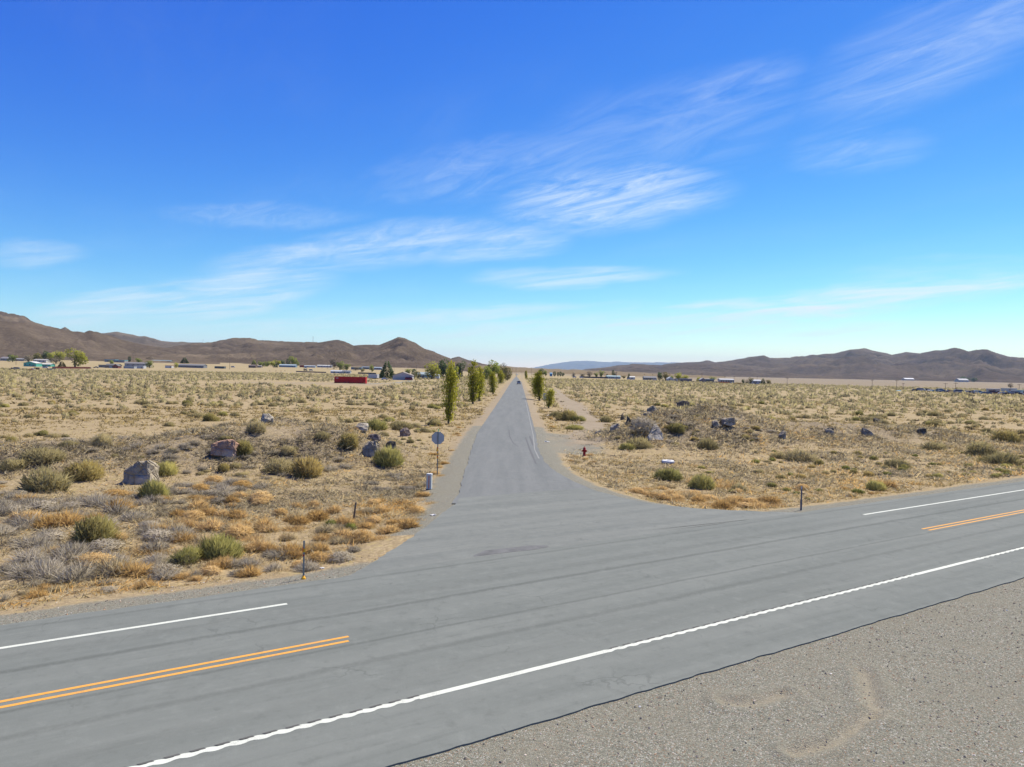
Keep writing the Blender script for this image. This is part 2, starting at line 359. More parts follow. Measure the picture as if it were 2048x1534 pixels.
def build_ground():
    rr = np.concatenate([np.geomspace(1.5, 6, 16)[:-1], np.geomspace(6, 400, 420), np.geomspace(410, 120000, 110)])
    az = np.concatenate([np.linspace(-180, -56, 40)[:-1], np.linspace(-56, -41, 30)[:-1], np.linspace(-41, 41, 470), np.linspace(41, 56, 30)[1:], np.linspace(56, 180, 40)[1:-1]])
    A, RR = np.meshgrid(np.radians(az), rr); X = RR * np.sin(A); Y = RR * np.cos(A); Z = ht(X, Y)
    ja = fbm(X * 1.7, Y * 1.7, 3) - 0.5
    Z = Z + np.where((RR < 90) & (road_dist(X, Y) > 1.5) & (hs(X, Y) < S_FAR), ja * 0.10, 0)
    # ruts and scrape marks in the near gravel shoulder
    def rut(px_pts, w, depth):
        pl = [tuple(flat(*p)[:2]) for p in px_pts]; d = dseg(X, Y, pl); return -depth * 1.5 * np.exp(-(d / w) ** 2) + depth * 1.3 * np.exp(-((d - 2.0 * w) / w) ** 2)
    near = RR < 60; scuff = np.zeros_like(X)
    for pts, w, dp in (([(1450, 1402), (1500, 1408), (1570, 1385)], 0.15, 0.04), ([(1728, 1340), (1745, 1395), (1755, 1430)], 0.17, 0.035), ([(1590, 1502), (1670, 1480), (1740, 1430)], 0.15, 0.045)):
        Z = Z + np.where(near, rut(pts, w, dp), 0); scuff = np.maximum(scuff, np.exp(-(dseg(X, Y, [tuple(flat(*p)[:2]) for p in pts]) / (w * 1.25)) ** 2) * near)
    nr, na = X.shape; idx = np.arange(nr * na).reshape(nr, na); nx = np.roll(idx, -1, axis=1)
    Fq = np.stack([idx[:-1], idx[1:], nx[1:], nx[:-1]], -1).reshape(-1, 4)[:, ::-1]
    me = npmesh('ground', np.stack([X, Y, Z], -1).reshape(-1, 3), Fq, True)
    d = road_dist(X, Y); s = hs(X, Y)
    g = np.where(s > S_NEAR - 1, 1.0, 0.0)                                   # near shoulder is all gravel
    g = np.maximum(g, np.where(s < S_FAR + 1, 0.95 * (1 - sst(0.4, 2.6, S_FAR - s)), 0))  # far shoulder
    dr = np.abs(X - road_x(Y)) - 3.25
    g = np.maximum(g, np.where((Y > 30) & (Y < 90), 0.85 * (1 - sst(0.5, 2.2, d)), 0))
    g = np.maximum(g, 0.62 * (1 - sst(1.5, 5.5, dseg(X, Y, PULL))))
    g = np.maximum(g, 0.8 * (1 - sst(2.0, 3.5, dseg(X, Y, DRIVE))))
    t = np.where(Y > 60, 0.75 * (1 - sst(0.8, 2.6, dr)) * (dr > -1), 0)
    td = dseg(X, Y, TRACK); t = np.maximum(t, 0.95 * (1 - sst(1.8, 3.6, td)))
    t = np.maximum(t, 0.5 * sst(-125, -110, X) * sst(-50, -62, X) * sst(288, 298, Y) * sst(330, 318, Y))
    sc = np.clip(hmound(X, Y) / 0.7, 0, 1) * 1.0
    sc = np.maximum(sc, 0.55 * (1 - sst(6, 16, S_FAR - 8 - s)) * sst(1.5, 3.5, d) * (X < -4) * (s < S_FAR))
    st = sst(1.5, 3.5, d) * (1 - sst(8, 14, S_FAR - s)) * (s < S_FAR) * np.where(X < 0, 1.0, 0.6)
    r = np.hypot(X, Y); azd = np.degrees(np.arctan2(X, Y))
    ol = 0.75 * sst(160, 650, r)
    pl = sst(520, 900, r) * sst(10, 19, azd) + 0.7 * sst(1000, 1500, r) * sst(-14, -4, azd)
    for nme, v in (('gravel', g), ('track', t), ('scrub', sc), ('olive', ol), ('playa', np.clip(pl, 0, 0.95)), ('straw', st), ('scuff', scuff)): fattr(me, nme, v.ravel())
    return ob('ground', me, M_GROUND, kind='structure', label='tan sandy desert ground with gravel roadside and dirt tracks')
build_ground()

# ------------------------------------------------------------------ asphalt
def asphalt_material(name, c0, c1, wheel=None):
    m, nt, b = newmat(name); P = worldco(nt)
    n1 = noise(nt, P, 0.35, 5, 0.6); n2 = noise(nt, P, 9.0, 4, 0.6); n3 = noise(nt, P, 70.0, 2, 0.7)
    sp = N(nt, 'ShaderNodeSeparateXYZ'); nt.links.new(P, sp.inputs[0])
    if wheel == 'highway':
        u = mth(nt, 'ADD', mth(nt, 'MULTIPLY', sp.outputs[0], HN[0]), mth(nt, 'MULTIPLY', sp.outputs[1], HN[1]))
        tt = mth(nt, 'ADD', mth(nt, 'MULTIPLY', sp.outputs[0], HD[0]), mth(nt, 'MULTIPLY', sp.outputs[1], HD[1]))
    else:
        u = sp.outputs[0]; tt = sp.outputs[1]
    cmb = N(nt, 'ShaderNodeCombineXYZ'); nt.links.new(u, cmb.inputs[0]); nt.links.new(mth(nt, 'MULTIPLY', tt, 0.06), cmb.inputs[1])
    ns = noise(nt, cmb.outputs[0], 1.1, 6, 0.6); nf = noise(nt, cmb.outputs[0], 4.5, 4, 0.6)     # streaks along the traffic
    c = mixc(nt, mrange(nt, ns, 0.3, 0.7), c0, c1)
    c = mixc(nt, mth(nt, 'MULTIPLY', mrange(nt, nf, 0.52, 0.75), 0.35), c, tuple(x * 0.78 for x in c0))
    c = mixc(nt, mth(nt, 'MULTIPLY', mrange(nt, n1, 0.5, 0.75), 0.35), c, tuple(x * 1.18 for x in c1))
    if wheel == 'highway':
        for s0, w_, k in ((-19.35, 0.18, 0.48), (-17.1, 0.10, 0.42), (-15.9, 0.22, 0.34), (-22.35, 0.14, 0.34), (-20.3, 0.4, 0.2), (-14.6, 0.35, 0.14)):
            wv = mth(nt, 'ADD', u, mth(nt, 'MULTIPLY', mth(nt, 'SUBTRACT', n1, 0.5), 0.25))
            l = mrange(nt, mth(nt, 'ABSOLUTE', mth(nt, 'SUBTRACT', wv, s0)), 0.02, w_, 1, 0)
            c = mixc(nt, mth(nt, 'MULTIPLY', mth(nt, 'MULTIPLY', l, mrange(nt, n2, 0.25, 0.6, 0.5, 1)), k), c, tuple(x * 0.45 for x in c0))
    nm = noise(nt, P, 2.2, 6, 0.7); c = mixc(nt, mrange(nt, nm, 0.52, 0.72, 0, 0.38), c, tuple(x * 0.68 for x in c0)); c = mixc(nt, mrange(nt, nm, 0.48, 0.30, 0, 0.3), c, tuple(x * 1.25 for x in c1))
    # fine cracks
    vd = N(nt, 'ShaderNodeTexVoronoi', feature='DISTANCE_TO_EDGE', ins={'Scale': 0.42}); wv_ = N(nt, 'ShaderNodeVectorMath', operation='ADD'); nz_ = N(nt, 'ShaderNodeTexNoise', ins={'Scale': 1.3, 'Detail': 4.0}); nt.links.new(P, nz_.inputs['Vector']); nt.links.new(P, wv_.inputs[0]); nt.links.new(nz_.outputs['Color'], wv_.inputs[1]); nt.links.new(wv_.outputs[0], vd.inputs['Vector'])
    c = mixc(nt, mth(nt, 'MULTIPLY', mrange(nt, vd.outputs['Distance'], 0.002, 0.012, 1, 0), mrange(nt, n1, 0.5, 0.62, 0, 0.3)), c, tuple(x * 0.35 for x in c0))
    c = mixc(nt, mrange(nt, n3, 0.35, 0.75, 0, 0.45), c, tuple(x * 0.5 for x in c0))
    c = mixc(nt, mrange(nt, n3, 0.62, 0.78, 0, 0.5), c, tuple(min(1, x * 2.0) for x in c1))
    nt.links.new(c, b.inputs['Base Color']); b.inputs['Roughness'].default_value = 0.9; b.inputs['Specular IOR Level'].default_value = 0.12
    bump(nt, b, mth(nt, 'ADD', n3, mth(nt, 'MULTIPLY', n2, 0.4)), 0.25, 0.01); return m
M_HWY = asphalt_material('highway_asphalt', (0.135, 0.147, 0.135), (0.167, 0.179, 0.164), 'highway')
M_APR = asphalt_material('apron_asphalt', (0.140, 0.151, 0.140), (0.177, 0.187, 0.171), 'highway')
M_SIDE = asphalt_material('side_road_asphalt', (0.135, 0.144, 0.140), (0.167, 0.175, 0.169), 'side')

def ragged(pts, step, amp, seed):
    r_ = np.random.default_rng(seed); out = []
    for (ax, ay), (bx, by) in zip(pts[:-1], pts[1:]):
        L = math.hypot(bx - ax, by - ay); n = max(1, int(L / step)); nx_, ny_ = -(by - ay) / L, (bx - ax) / L
        for i in range(n):
            t = i / n; x = ax + (bx - ax) * t; y = ay + (by - ay) * t
            j = amp * (fbm(np.array([x * 1.3 + seed]), np.array([y * 1.3]), 3)[0] - 0.5) * 2 + r_.normal(0, amp * 0.15)
            out.append((x + nx_ * j, y + ny_ * j))
    out.append(tuple(pts[-1])); return out
def strip(name, A, B, z, mat, thick=0.08, **t):
    """sheet between two edge polylines with the same number of points, with a rim that goes down into the ground"""
    A = np.asarray(A); B = np.asarray(B); n = len(A); C = (A + B) / 2
    z_ = np.full(n, z) if np.isscalar(z) else np.asarray(z)
    V = np.concatenate([np.c_[A, z_ - thick], np.c_[A, z_], np.c_[C, z_ + 0.0], np.c_[B, z_], np.c_[B, z_ - thick]])
    Fq = [(k * n + i, (k + 1) * n + i, (k + 1) * n + i + 1, k * n + i + 1) for k in range(4) for i in range(n - 1)]
    me = npmesh(name, V, Fq); bm = bmesh.new(); bm.from_mesh(me); bmesh.ops.recalc_face_normals(bm, faces=bm.faces)
    if bm.faces and max(bm.faces, key=lambda f: f.calc_area()).normal.z < 0: bmesh.ops.reverse_faces(bm, faces=bm.faces)
    bm.to_mesh(me); bm.free(); return ob(name, me, mat, **t)
def resample(pl, n):
    pl = np.asarray(pl, float); d = np.r_[0, np.cumsum(np.hypot(*np.diff(pl, axis=0).T))]; q = np.linspace(0, d[-1], n)
    return np.c_[np.interp(q, d, pl[:, 0]), np.interp(q, d, pl[:, 1])]

ZH, ZA, ZS = 0.030, 0.022, 0.014
ta = np.concatenate([np.linspace(-400, -20, 60)[:-1], np.linspace(-20, 80, 700), np.linspace(80, 400, 60)[1:]])
jn = 0.05 * (fbm(ta * 1.9, ta * 0 + 3, 4) - 0.5) * 2; jf = 0.10 * (fbm(ta * 0.7, ta * 0 + 31, 4) - 0.5) * 2
hwA = np.array([hpt(t, S_NEAR + j) for t, j in zip(ta, jn)]); hwB = np.array([hpt(t, S_FAR + j) for t, j in zip(ta, jf)])
highway = strip('highway', hwA, hwB, ZH, M_HWY, kind='structure', label='two lane grey asphalt highway crossing the foreground')
SEAM = -33.4
lA = resample(ragged(EDGE_L[:6] + [(-2.75, 37.3), (-2.78, 38.6)], 0.15, 0.10, 3), 160); rA = resample(ragged([(5.2, 41.6)] + EDGE_R[6:] + [(19, 39.0)], 0.15, 0.10, 4), 160)[::-1]
rA2 = resample(ragged([(4.6, 42.9)] + EDGE_R[5:] + [(19.0, 38.9)], 0.15, 0.12, 4), 160)[::-1]
apron = strip('junction_apron', lA, rA2, ZA, M_APR, kind='structure', label='flared asphalt apron where the side road meets the highway')
ys = np.concatenate([np.linspace(37, 110, 300), np.geomspace(111, 1250, 160)])
xl = np.interp(ys, [p[1] for p in EDGE_L], [p[0] for p in EDGE_L]); xr = np.interp(-ys, [-p[1] for p in EDGE_R], [p[0] for p in EDGE_R])
xl = np.where(ys > 78, road_x(ys) - 3.26, xl); xr = np.where(ys > 78, road_x(ys) + 3.27, xr)
xl = xl + 0.22 * (fbm(ys * 0.7, ys * 0 + 5, 4) - 0.5); xr = np.minimum(xr, 6) + 0.24 * (fbm(ys * 0.8, ys * 0 + 8, 4) - 0.5)
side_road = strip('side_road', np.c_[xl, ys], np.c_[xr, ys], ZS + ramp(road_x(ys), ys), M_SIDE, kind='structure', label='long straight grey side road running to the horizon')

# painted lines, slightly proud of the asphalt
def paint_material(name, c):
    m, nt, b = newmat(name); P = worldco(nt); n2 = noise(nt, P, 12, 5, 0.7); n3 = noise(nt, P, 60, 3, 0.7)
    n1 = noise(nt, P, 1.5, 4); cc = mixc(nt, mrange(nt, n2, 0.5, 0.75, 0, 0.55), c, tuple(x * 0.6 for x in c)); cc = mixc(nt, mrange(nt, mth(nt, 'ADD', n3, mth(nt, 'MULTIPLY', n1, 0.35)), 0.72, 0.86, 0, 0.85), cc, (0.17, 0.17, 0.165))
    nt.links.new(cc, b.inputs['Base Color']); b.inputs['Roughness'].default_value = 0.75; return m
M_WHITE = paint_material('white_road_paint', (0.50, 0.52, 0.455)); M_YEL = paint_material('yellow_road_paint', (0.577, 0.279, 0.047))
M_GROOVE_SHADE = plain('groove_shade', (0.085, 0.085, 0.08), 0.95)  # dark tone painted in for the shade of the rumble grooves
def line(t0, t1, s, w, mat, name, label, seed=0):
    tt = np.linspace(t0, t1, max(2, int((t1 - t0) / 0.2))); j = 0.012 * (fbm(tt * 1.5 + seed, tt * 0, 3) - 0.5)
    return strip(name, [hpt(t, s - w / 2 + k) for t, k in zip(tt, j)], [hpt(t, s + w / 2 + k) for t, k in zip(tt, j)], ZH + 0.004, mat, 0.003, label=label, parent=highway)
def rumble(t0, t1, s, w, name, label, amp, parent):
    """edge line painted over milled rumble grooves: the stripe steps in and out of every groove"""
    per = 0.42; n = int((t1 - t0) / per) * 12; tt = np.linspace(t0, t1, n); ph = (tt / per) % 1.0
    up = amp * np.where(ph < 0.7, np.sin(np.pi * ph / 0.7) ** 0.7, 0) - amp * 0.6; dn = amp * np.where(ph > 0.25, np.sin(np.pi * (ph - 0.25) / 0.75) ** 0.8, 0) - amp * 0.6
    o = strip(name, [hpt(t, s - w / 2 - a) for t, a in zip(tt, up)], [hpt(t, s + w / 2 + a) for t, a in zip(tt, dn)], ZH + 0.004, M_WHITE, 0.003, label=label, parent=parent)
    return o
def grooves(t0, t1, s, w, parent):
    """flat dark slivers beside the stripe, painted as the shade in the milled grooves"""
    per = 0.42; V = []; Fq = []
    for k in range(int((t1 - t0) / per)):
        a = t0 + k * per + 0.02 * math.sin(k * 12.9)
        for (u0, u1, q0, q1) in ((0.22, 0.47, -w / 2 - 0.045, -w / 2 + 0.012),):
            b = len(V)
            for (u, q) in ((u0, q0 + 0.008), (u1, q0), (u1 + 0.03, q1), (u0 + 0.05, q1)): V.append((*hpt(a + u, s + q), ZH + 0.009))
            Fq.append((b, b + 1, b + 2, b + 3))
    me = npmesh('rumble_groove_shade', V, Fq); o = ob('rumble_groove_shade', me, M_GROOVE_SHADE, parent); tag(o, kind='stuff'); return o
line(-120, 5.57, -20.98, 0.14, M_WHITE, 'edge_line', 'white edge line ending left of the junction', 1)
line(34.64, 200, -20.98, 0.14, M_WHITE, 'edge_line', 'white edge line starting right of the junction', 2)
for a, b_, nm in ((-100, 6.18, 'left'), (33.9, 200, 'right')):
    line(a, b_, -17.37, 0.112, M_YEL, 'center_line', 'nearer yellow centre stripe %s of the junction' % nm, 5)
    line(a, b_ + 0.1, -17.66, 0.112, M_YEL, 'center_line', 'farther yellow centre stripe %s of the junction' % nm, 6)
SN = -13.62
for a, b_, rum in ((-60, 6.4, 1), (6.4, 11.5, 0), (11.5, 25.75, 1), (25.75, 30.5, 0), (30.5, 80, 1)):
    if rum: rumble(a, b_, SN, 0.15, 'edge_line', 'white near edge line with scalloped rumble grooves', 0.047, highway); grooves(a, b_, SN, 0.155, highway)
    else: line(a, b_, SN, 0.165, M_WHITE, 'edge_line', 'smooth stretch of white near edge line', 7)
# worn pale edge stripe on the right side of the side road
M_WORN = paint_material('worn_edge_paint', (0.205, 0.205, 0.192)); _y = np.linspace(57, 175, 160); _x = np.interp(-_y, [-p[1] for p in EDGE_R], [p[0] for p in EDGE_R]); _x = np.where(_y > 78, road_x(_y) + 3.27, _x) - 0.32
strip('edge_line', np.c_[_x - 0.05, _y], np.c_[_x + 0.05 + 0.05 * (fbm(_y * 0.8, _y * 0, 3) - 0.5), _y], ZS + 0.004, M_WORN, 0.003, parent=side_road, label='worn pale edge stripe on the side road')
# tyre marks and stains on the asphalt, thin sheets of rubber
M_SKID = plain('tyre_rubber_mark', (0.098, 0.10, 0.10), 0.9, 0, 0.1, 6)
def mark(px_pts, w, z, name, label, parent, mat=M_SKID):
    pl = resample([flat(*p)[:2] for p in px_pts], 24); d = np.gradient(pl, axis=0); d /= np.linalg.norm(d, axis=1)[:, None]; nn = np.c_[-d[:, 1], d[:, 0]]
    ww = w * (0.6 + 0.4 * np.sin(np.linspace(0.3, math.pi - 0.3, 24)))[:, None] * (0.8 + 0.4 * fbm(pl[:, :1] * 5, pl[:, 1:] * 5, 2))
    return strip(name, pl - nn * ww / 2, pl + nn * ww / 2, z, mat, 0.002, label=label, parent=parent)
mark([(1051, 875), (1060, 900), (1072, 928)], 0.17, ZS + 0.005, 'tyre_mark', 'long straight dark tyre mark', side_road)
mark([(1059, 872), (1063, 882), (1066, 891)], 0.22, ZS + 0.005, 'tyre_mark', 'short dark tyre mark', side_road)
mark([(1018, 860), (1019, 872), (1026, 886), (1037, 894)], 0.13, ZS + 0.005, 'tyre_mark', 'curved dark tyre mark', side_road)
M_STAIN = plain('asphalt_patch', (0.112, 0.114, 0.112), 0.9, 0, 0.2, 2)
st = np.linspace(0, 2 * math.pi, 60)[:-1]; c0 = flat(1020, 1101)[:2]
pp = np.array([c0 + HD * (1.55 * math.cos(a) * (1 + 0.2 * math.sin(3 * a))) + HN * (0.42 * math.sin(a) * (1 + 0.35 * math.sin(2 * a + 1))) for a in st])
hf = len(pp) // 2
strip('oil_stain', pp[:hf + 1], np.r_[pp[hf:], pp[:1]][::-1][:hf + 1], ZA + 0.005, M_STAIN, 0.002, parent=apron, label='dark patch on the apron asphalt')

# ------------------------------------------------------------------ hills and mountains
def hill_material(name, c0, c1, c2, sc):
    m, nt, b = newmat(name); P = worldco(nt); n1 = noise(nt, P, sc, 7, 0.62, 0.6); n2 = noise(nt, P, sc * 7, 6, 0.65); n0 = noise(nt, P, sc * 0.35, 3)
    c = mixc(nt, mrange(nt, n1, 0.32, 0.68), c0, c1); c = mixc(nt, mth(nt, 'MULTIPLY', mrange(nt, n0, 0.5, 0.72), 0.8), c, c2)
    c = mixc(nt, mrange(nt, n2, 0.3, 0.7, 0.0, 0.5), c, tuple(x * 0.55 for x in c0)); c = mixc(nt, mrange(nt, n2, 0.58, 0.72, 0, 0.5), c, c2)
    n4 = noise(nt, P, sc * 30, 3, 0.6); c = mixc(nt, mrange(nt, n4, 0.5, 0.68, 0.0, 0.45), c, tuple(x * 0.5 for x in c0)); c = mixc(nt, mrange(nt, n4, 0.45, 0.28, 0.0, 0.35), c, c2)
    nt.links.new(c, b.inputs['Base Color']); b.inputs['Roughness'].default_value = 1.0; b.inputs['Specular IOR Level'].default_value = 0.0
    bump(nt, b, mth(nt, 'ADD', n2, mth(nt, 'MULTIPLY', n1, 2)), 1.0, 0.06 / sc * 0.3); return m
def elev(x, y):
    d = ray(x, y); return d[2] / math.hypot(d[0], d[1]), math.atan2(d[0], d[1])
def hills(name, label, prof, Db, Dc, Dk, mat, seed, rough=0.40, nr=90, dx=4, gexp=1.35, gul=0.62):
    xs = np.arange(prof[0][0], prof[-1][0] + 1, dx); ysk = np.interp(xs, [p[0] for p in prof], [p[1] for p in prof])
    # small natural jaggedness on the skyline
    ysk = ysk + (fbm(xs * 0.06 + seed, xs * 0, 4) - 0.5) * 2.4
    e = [elev(x, y) for x, y in zip(xs, ysk)]; sl = np.array([q[0] for q in e]); az = np.array([q[1] for q in e])
    edge = sst(xs[0], xs[0] + 60, xs) * sst(xs[-1], xs[-1] - 60, xs) if False else np.ones(len(xs))
    Dcv = Dc * (1 + 0.10 * (fbm(xs * 0.008 + seed, xs * 0 + 2, 3) - 0.5))
    H = np.maximum(sl * Dcv + CAMZ, 0.5) * edge
    tF = np.linspace(0, 1, nr); tB = np.linspace(1, 0, nr // 3)[1:]
    D = np.concatenate([Db + (Dcv[None] - Db) * tF[:, None], Dcv[None] + (Dk - Dcv[None]) * (1 - tB[:, None])]); T = np.concatenate([tF, tB])[:, None] * np.ones_like(D)
    X = D * np.sin(az); Y = D * np.cos(az); L = (Dc - Db) * 0.30
    wx = (fbm(X / L * 1.5 + 40, Y / L * 1.5 + seed, 3) - 0.5) * 0.8; q = fbm(X / L * 1.6 + seed + wx, Y / L * 1.2 + seed * 2 - wx, 6); rid = 1 - np.abs(2 * fbm(X / L * 3.1 + seed * 3 + wx, Y / L * 3.1 + wx, 6) - 1)
    p = gexp + gul * 3 * (q - 0.5)
    rm = ramp(X, Y); Hc = np.maximum(H[None] - rm, 0)
    Z = Hc * np.power(np.clip(T, 1e-4, 1), np.clip(p, 0.6, 3.2)); env = (4 * T * (1 - T)) ** 0.8
    Z = Z + Hc * rough * (rid - 0.72) * 1.6 * env + rm - 0.8
    Z = np.where(T < 0.02, rm - 3, Z)
    nrr, nc = X.shape; idx = np.arange(nrr * nc).reshape(nrr, nc)
    Fq = np.stack([idx[:-1, :-1], idx[:-1, 1:], idx[1:, 1:], idx[1:, :-1]], -1).reshape(-1, 4)
    me = npmesh(name, np.stack([X, Y, Z], -1).reshape(-1, 3), Fq, True)
    return ob(name, me, mat, kind='structure', label=label)
M_HL = hill_material('hill_left', (0.082, 0.064, 0.050), (0.122, 0.096, 0.074), (0.188, 0.148, 0.104), 0.006)
M_HL2 = hill_material('hill_left_rear', (0.09, 0.07, 0.052), (0.125, 0.096, 0.07), (0.165, 0.128, 0.088), 0.004)
M_HR = hill_material('mountain_right', (0.073, 0.054, 0.042), (0.113, 0.087, 0.068), (0.163, 0.126, 0.086), 0.0025)
M_HB = hill_material('mountain_far', (0.10, 0.09, 0.09), (0.12, 0.11, 0.10), (0.14, 0.12, 0.11), 0.0005)
M_FAN = hill_material('fan_tan', (0.179, 0.138, 0.085), (0.207, 0.161, 0.101), (0.230, 0.184, 0.120), 0.003)
hills('hill_far_left', 'broad brown hillside rising at the left edge', [(-420, 600), (-300, 596), (-100, 612), (0, 629), (50, 637), (70, 645), (100, 655), (120, 660), (146, 665), (165, 668), (180, 668), (215, 678), (260, 690), (320, 700), (400, 712), (440, 722)], 1250, 4300, 6200, M_HL, 3.0, dx=4)
hills('hill_knoll', 'small dark pointed knoll on the left skyline', [(96, 668), (112, 661), (122, 657), (130, 653.5), (138, 658), (148, 665), (166, 674)], 4050, 4450, 4800, M_HL, 17.0, dx=2, nr=30)
hills('hill_rear_left', 'small grey ridge behind the left hillside', [(120, 690), (160, 672), (195, 668), (232, 663), (250, 666), (275, 672), (290, 672), (325, 682), (370, 684), (420, 686), (520, 700)], 4500, 7000, 9000, M_HL2, 5.0)
hills('hill_low_left', 'low rounded brown hill behind the left houses', [(200, 722), (300, 700), (380, 690), (425, 686), (455, 680), (487, 677), (520, 680), (560, 682), (600, 684), (640, 685), (690, 690), (740, 700), (800, 722)], 1500, 3400, 4800, M_HL, 8.0)
hills('hill_cone', 'pointed brown hill left of the side road', [(470, 728), (540, 704), (600, 692), (640, 685), (660, 681), (676, 679), (690, 682), (707, 691), (735, 689), (760, 690), (780, 681), (797, 674), (810, 676), (830, 685), (850, 697), (880, 708), (905, 719), (930, 727), (960, 731)], 1350, 2700, 3900, M_HL, 13.0, dx=3)
hills('hill_small', 'small dark knoll beside the pointed hill', [(850, 732), (890, 722), (905, 716), (917, 713), (935, 719), (968, 728), (1000, 733)], 2900, 4000, 5000, M_HL, 21.0, dx=3)
hills('alluvial_plain', 'tan sloping plain at the end of the side road', [(700, 722), (850, 725), (968, 729), (1000, 731), (1045, 735), (1090, 737.5), (1150, 739), (1250, 742.5), (1400, 749), (1500, 755)], 1700, 7500, 9500, M_FAN, 2.0, rough=0.06, gexp=1.0, gul=0.1)
hills('mountain_low_right', 'low brown ridge right of the side road', [(1130, 744), (1200, 735), (1250, 729.5), (1265, 728), (1320, 730), (1400, 727), (1470, 728), (1560, 734), (1650, 745), (1700, 752)], 4600, 7000, 8600, M_HR, 31.0, dx=4)
hills('mountain_right', 'grey brown mountain range along the right horizon', [(1300, 741), (1330, 728), (1400, 723), (1413, 721), (1430, 724), (1450, 722), (1500, 714), (1525, 711), (1540, 717), (1580, 717), (1620, 711), (1670, 706), (1700, 699), (1729, 696), (1745, 701), (1785, 709), (1810, 704), (1840, 707), (1870, 700), (1890, 700), (1910, 695), (1920, 697), (1935, 703), (1955, 699), (1975, 699), (2000, 708), (2020, 713), (2048, 715), (2150, 722), (2300, 730), (2420, 745)], 5000, 9500, 12000, M_HR, 44.0, dx=4, nr=90)
hills('mountain_far', 'hazy blue mountain range on the far horizon', [(1000, 741), (1060, 737), (1080, 733), (1110, 727), (1150, 722), (1175, 722), (1200, 723.5), (1260, 724), (1300, 724.5), (1355, 725), (1450, 728), (1600, 734), (1750, 750)], 33000, 40000, 43000, M_HB, 55.0, dx=6)

# ------------------------------------------------------------------ air
def build_haze():
    m = bpy.data.materials.new('air'); m.use_nodes = True; nt = m.node_tree; nt.nodes.clear()
    v = N(nt, 'ShaderNodeVolumePrincipled', ins={'Color': (0.58, 0.80, 1.0, 1), 'Density': 2.4e-5, 'Anisotropy': 0.0})
    o = N(nt, 'ShaderNodeOutputMaterial'); nt.links.new(v.outputs[0], o.inputs['Volume'])
    mb = MB().box(-47000, 47000, -20000, 47000, -6, 1150)
    return mb.build('haze', m, kind='stuff', label='thin pale blue haze over the whole plain')
build_haze()
# ------------------------------------------------------------------ vegetation
def unit(v): return v / (np.linalg.norm(v, axis=-1, keepdims=True) + 1e-9)
def blade_tris(P, D, L, Wd, r_, out=None):
    s = unit(np.cross(D, r_.normal(size=D.shape))) * (Wd / 2)[:, None]
    if out is not None:      # wind every blade so that it faces outwards from its plant
        g = np.cross(2 * s, D); s = np.where((np.sum(g * out, -1) < 0)[:, None], -s, s)
    V = np.stack([P - s, P + s, P + D * L[:, None]], 1).reshape(-1, 3); return V, np.arange(len(V)).reshape(-1, 3)
def leaf_quads(P, D, L, Wd, r_, out=None):
    s = unit(np.cross(D, r_.normal(size=D.shape))) * (Wd / 2)[:, None]; m = P + D * (L * 0.45)[:, None]
    if out is not None:
        g = np.cross(D, s); s = np.where((np.sum(g * out, -1) < 0)[:, None], -s, s)
    V = np.stack([P, m - s, P + D * L[:, None], m + s], 1).reshape(-1, 3); return V, np.arange(len(V)).reshape(-1, 4)
def tint_mesh(name, V, Fc, tint, mat, nrm=None):
    me = npmesh(name, V, Fc, nrm is not None)
    if nrm is not None:      # leaves share the soft shading of the clump they belong to
        a = me.attributes.new('custom_normal', 'FLOAT_VECTOR', 'POINT'); a.data.foreach_set('vector', np.asarray(unit(nrm), np.float32).ravel())
    fattr(me, 'tint', tint); me.materials.append(mat); return me
M_SAGE = foliage('sagebrush_leaf', (0.20, 0.175, 0.085), (0.47, 0.41, 0.19), 0.5, 0.45, (0.38, 0.31, 0.19))
M_RABBIT = foliage('rabbitbrush_leaf', (0.17, 0.165, 0.06), (0.50, 0.465, 0.16), 0.35, 0.45, (0.5, 0.42, 0.15))
M_OLIVE = foliage('olive_brush_leaf', (0.14, 0.13, 0.057), (0.39, 0.355, 0.13), 0.5, 0.42, (0.42, 0.28, 0.11))
M_TUMBLE = foliage('tumbleweed_straw', (0.22, 0.135, 0.05), (0.82, 0.54, 0.20), 0.6, 0.42, (0.55, 0.43, 0.24))
M_DEAD = foliage('dead_brush_twig', (0.10, 0.088, 0.066), (0.66, 0.58, 0.43), 0.5, 0.35, (0.36, 0.32, 0.26))
M_STRAW = foliage('pale_straw', (0.20, 0.16, 0.095), (0.74, 0.62, 0.38), 0.5, 0.42, (0.46, 0.35, 0.18))
M_WEED = foliage('green_weed_leaf', (0.10, 0.12, 0.028), (0.27, 0.29, 0.07), 0.4, 0.3, (0.25, 0.23, 0.06))
M_GRASS = foliage('dry_grass', (0.25, 0.195, 0.105), (0.54, 0.42, 0.19), 0.0, 0.4)
M_FIELD = foliage('field_sagebrush', (0.20, 0.175, 0.112), (0.50, 0.44, 0.22), 0.0, 0.48)

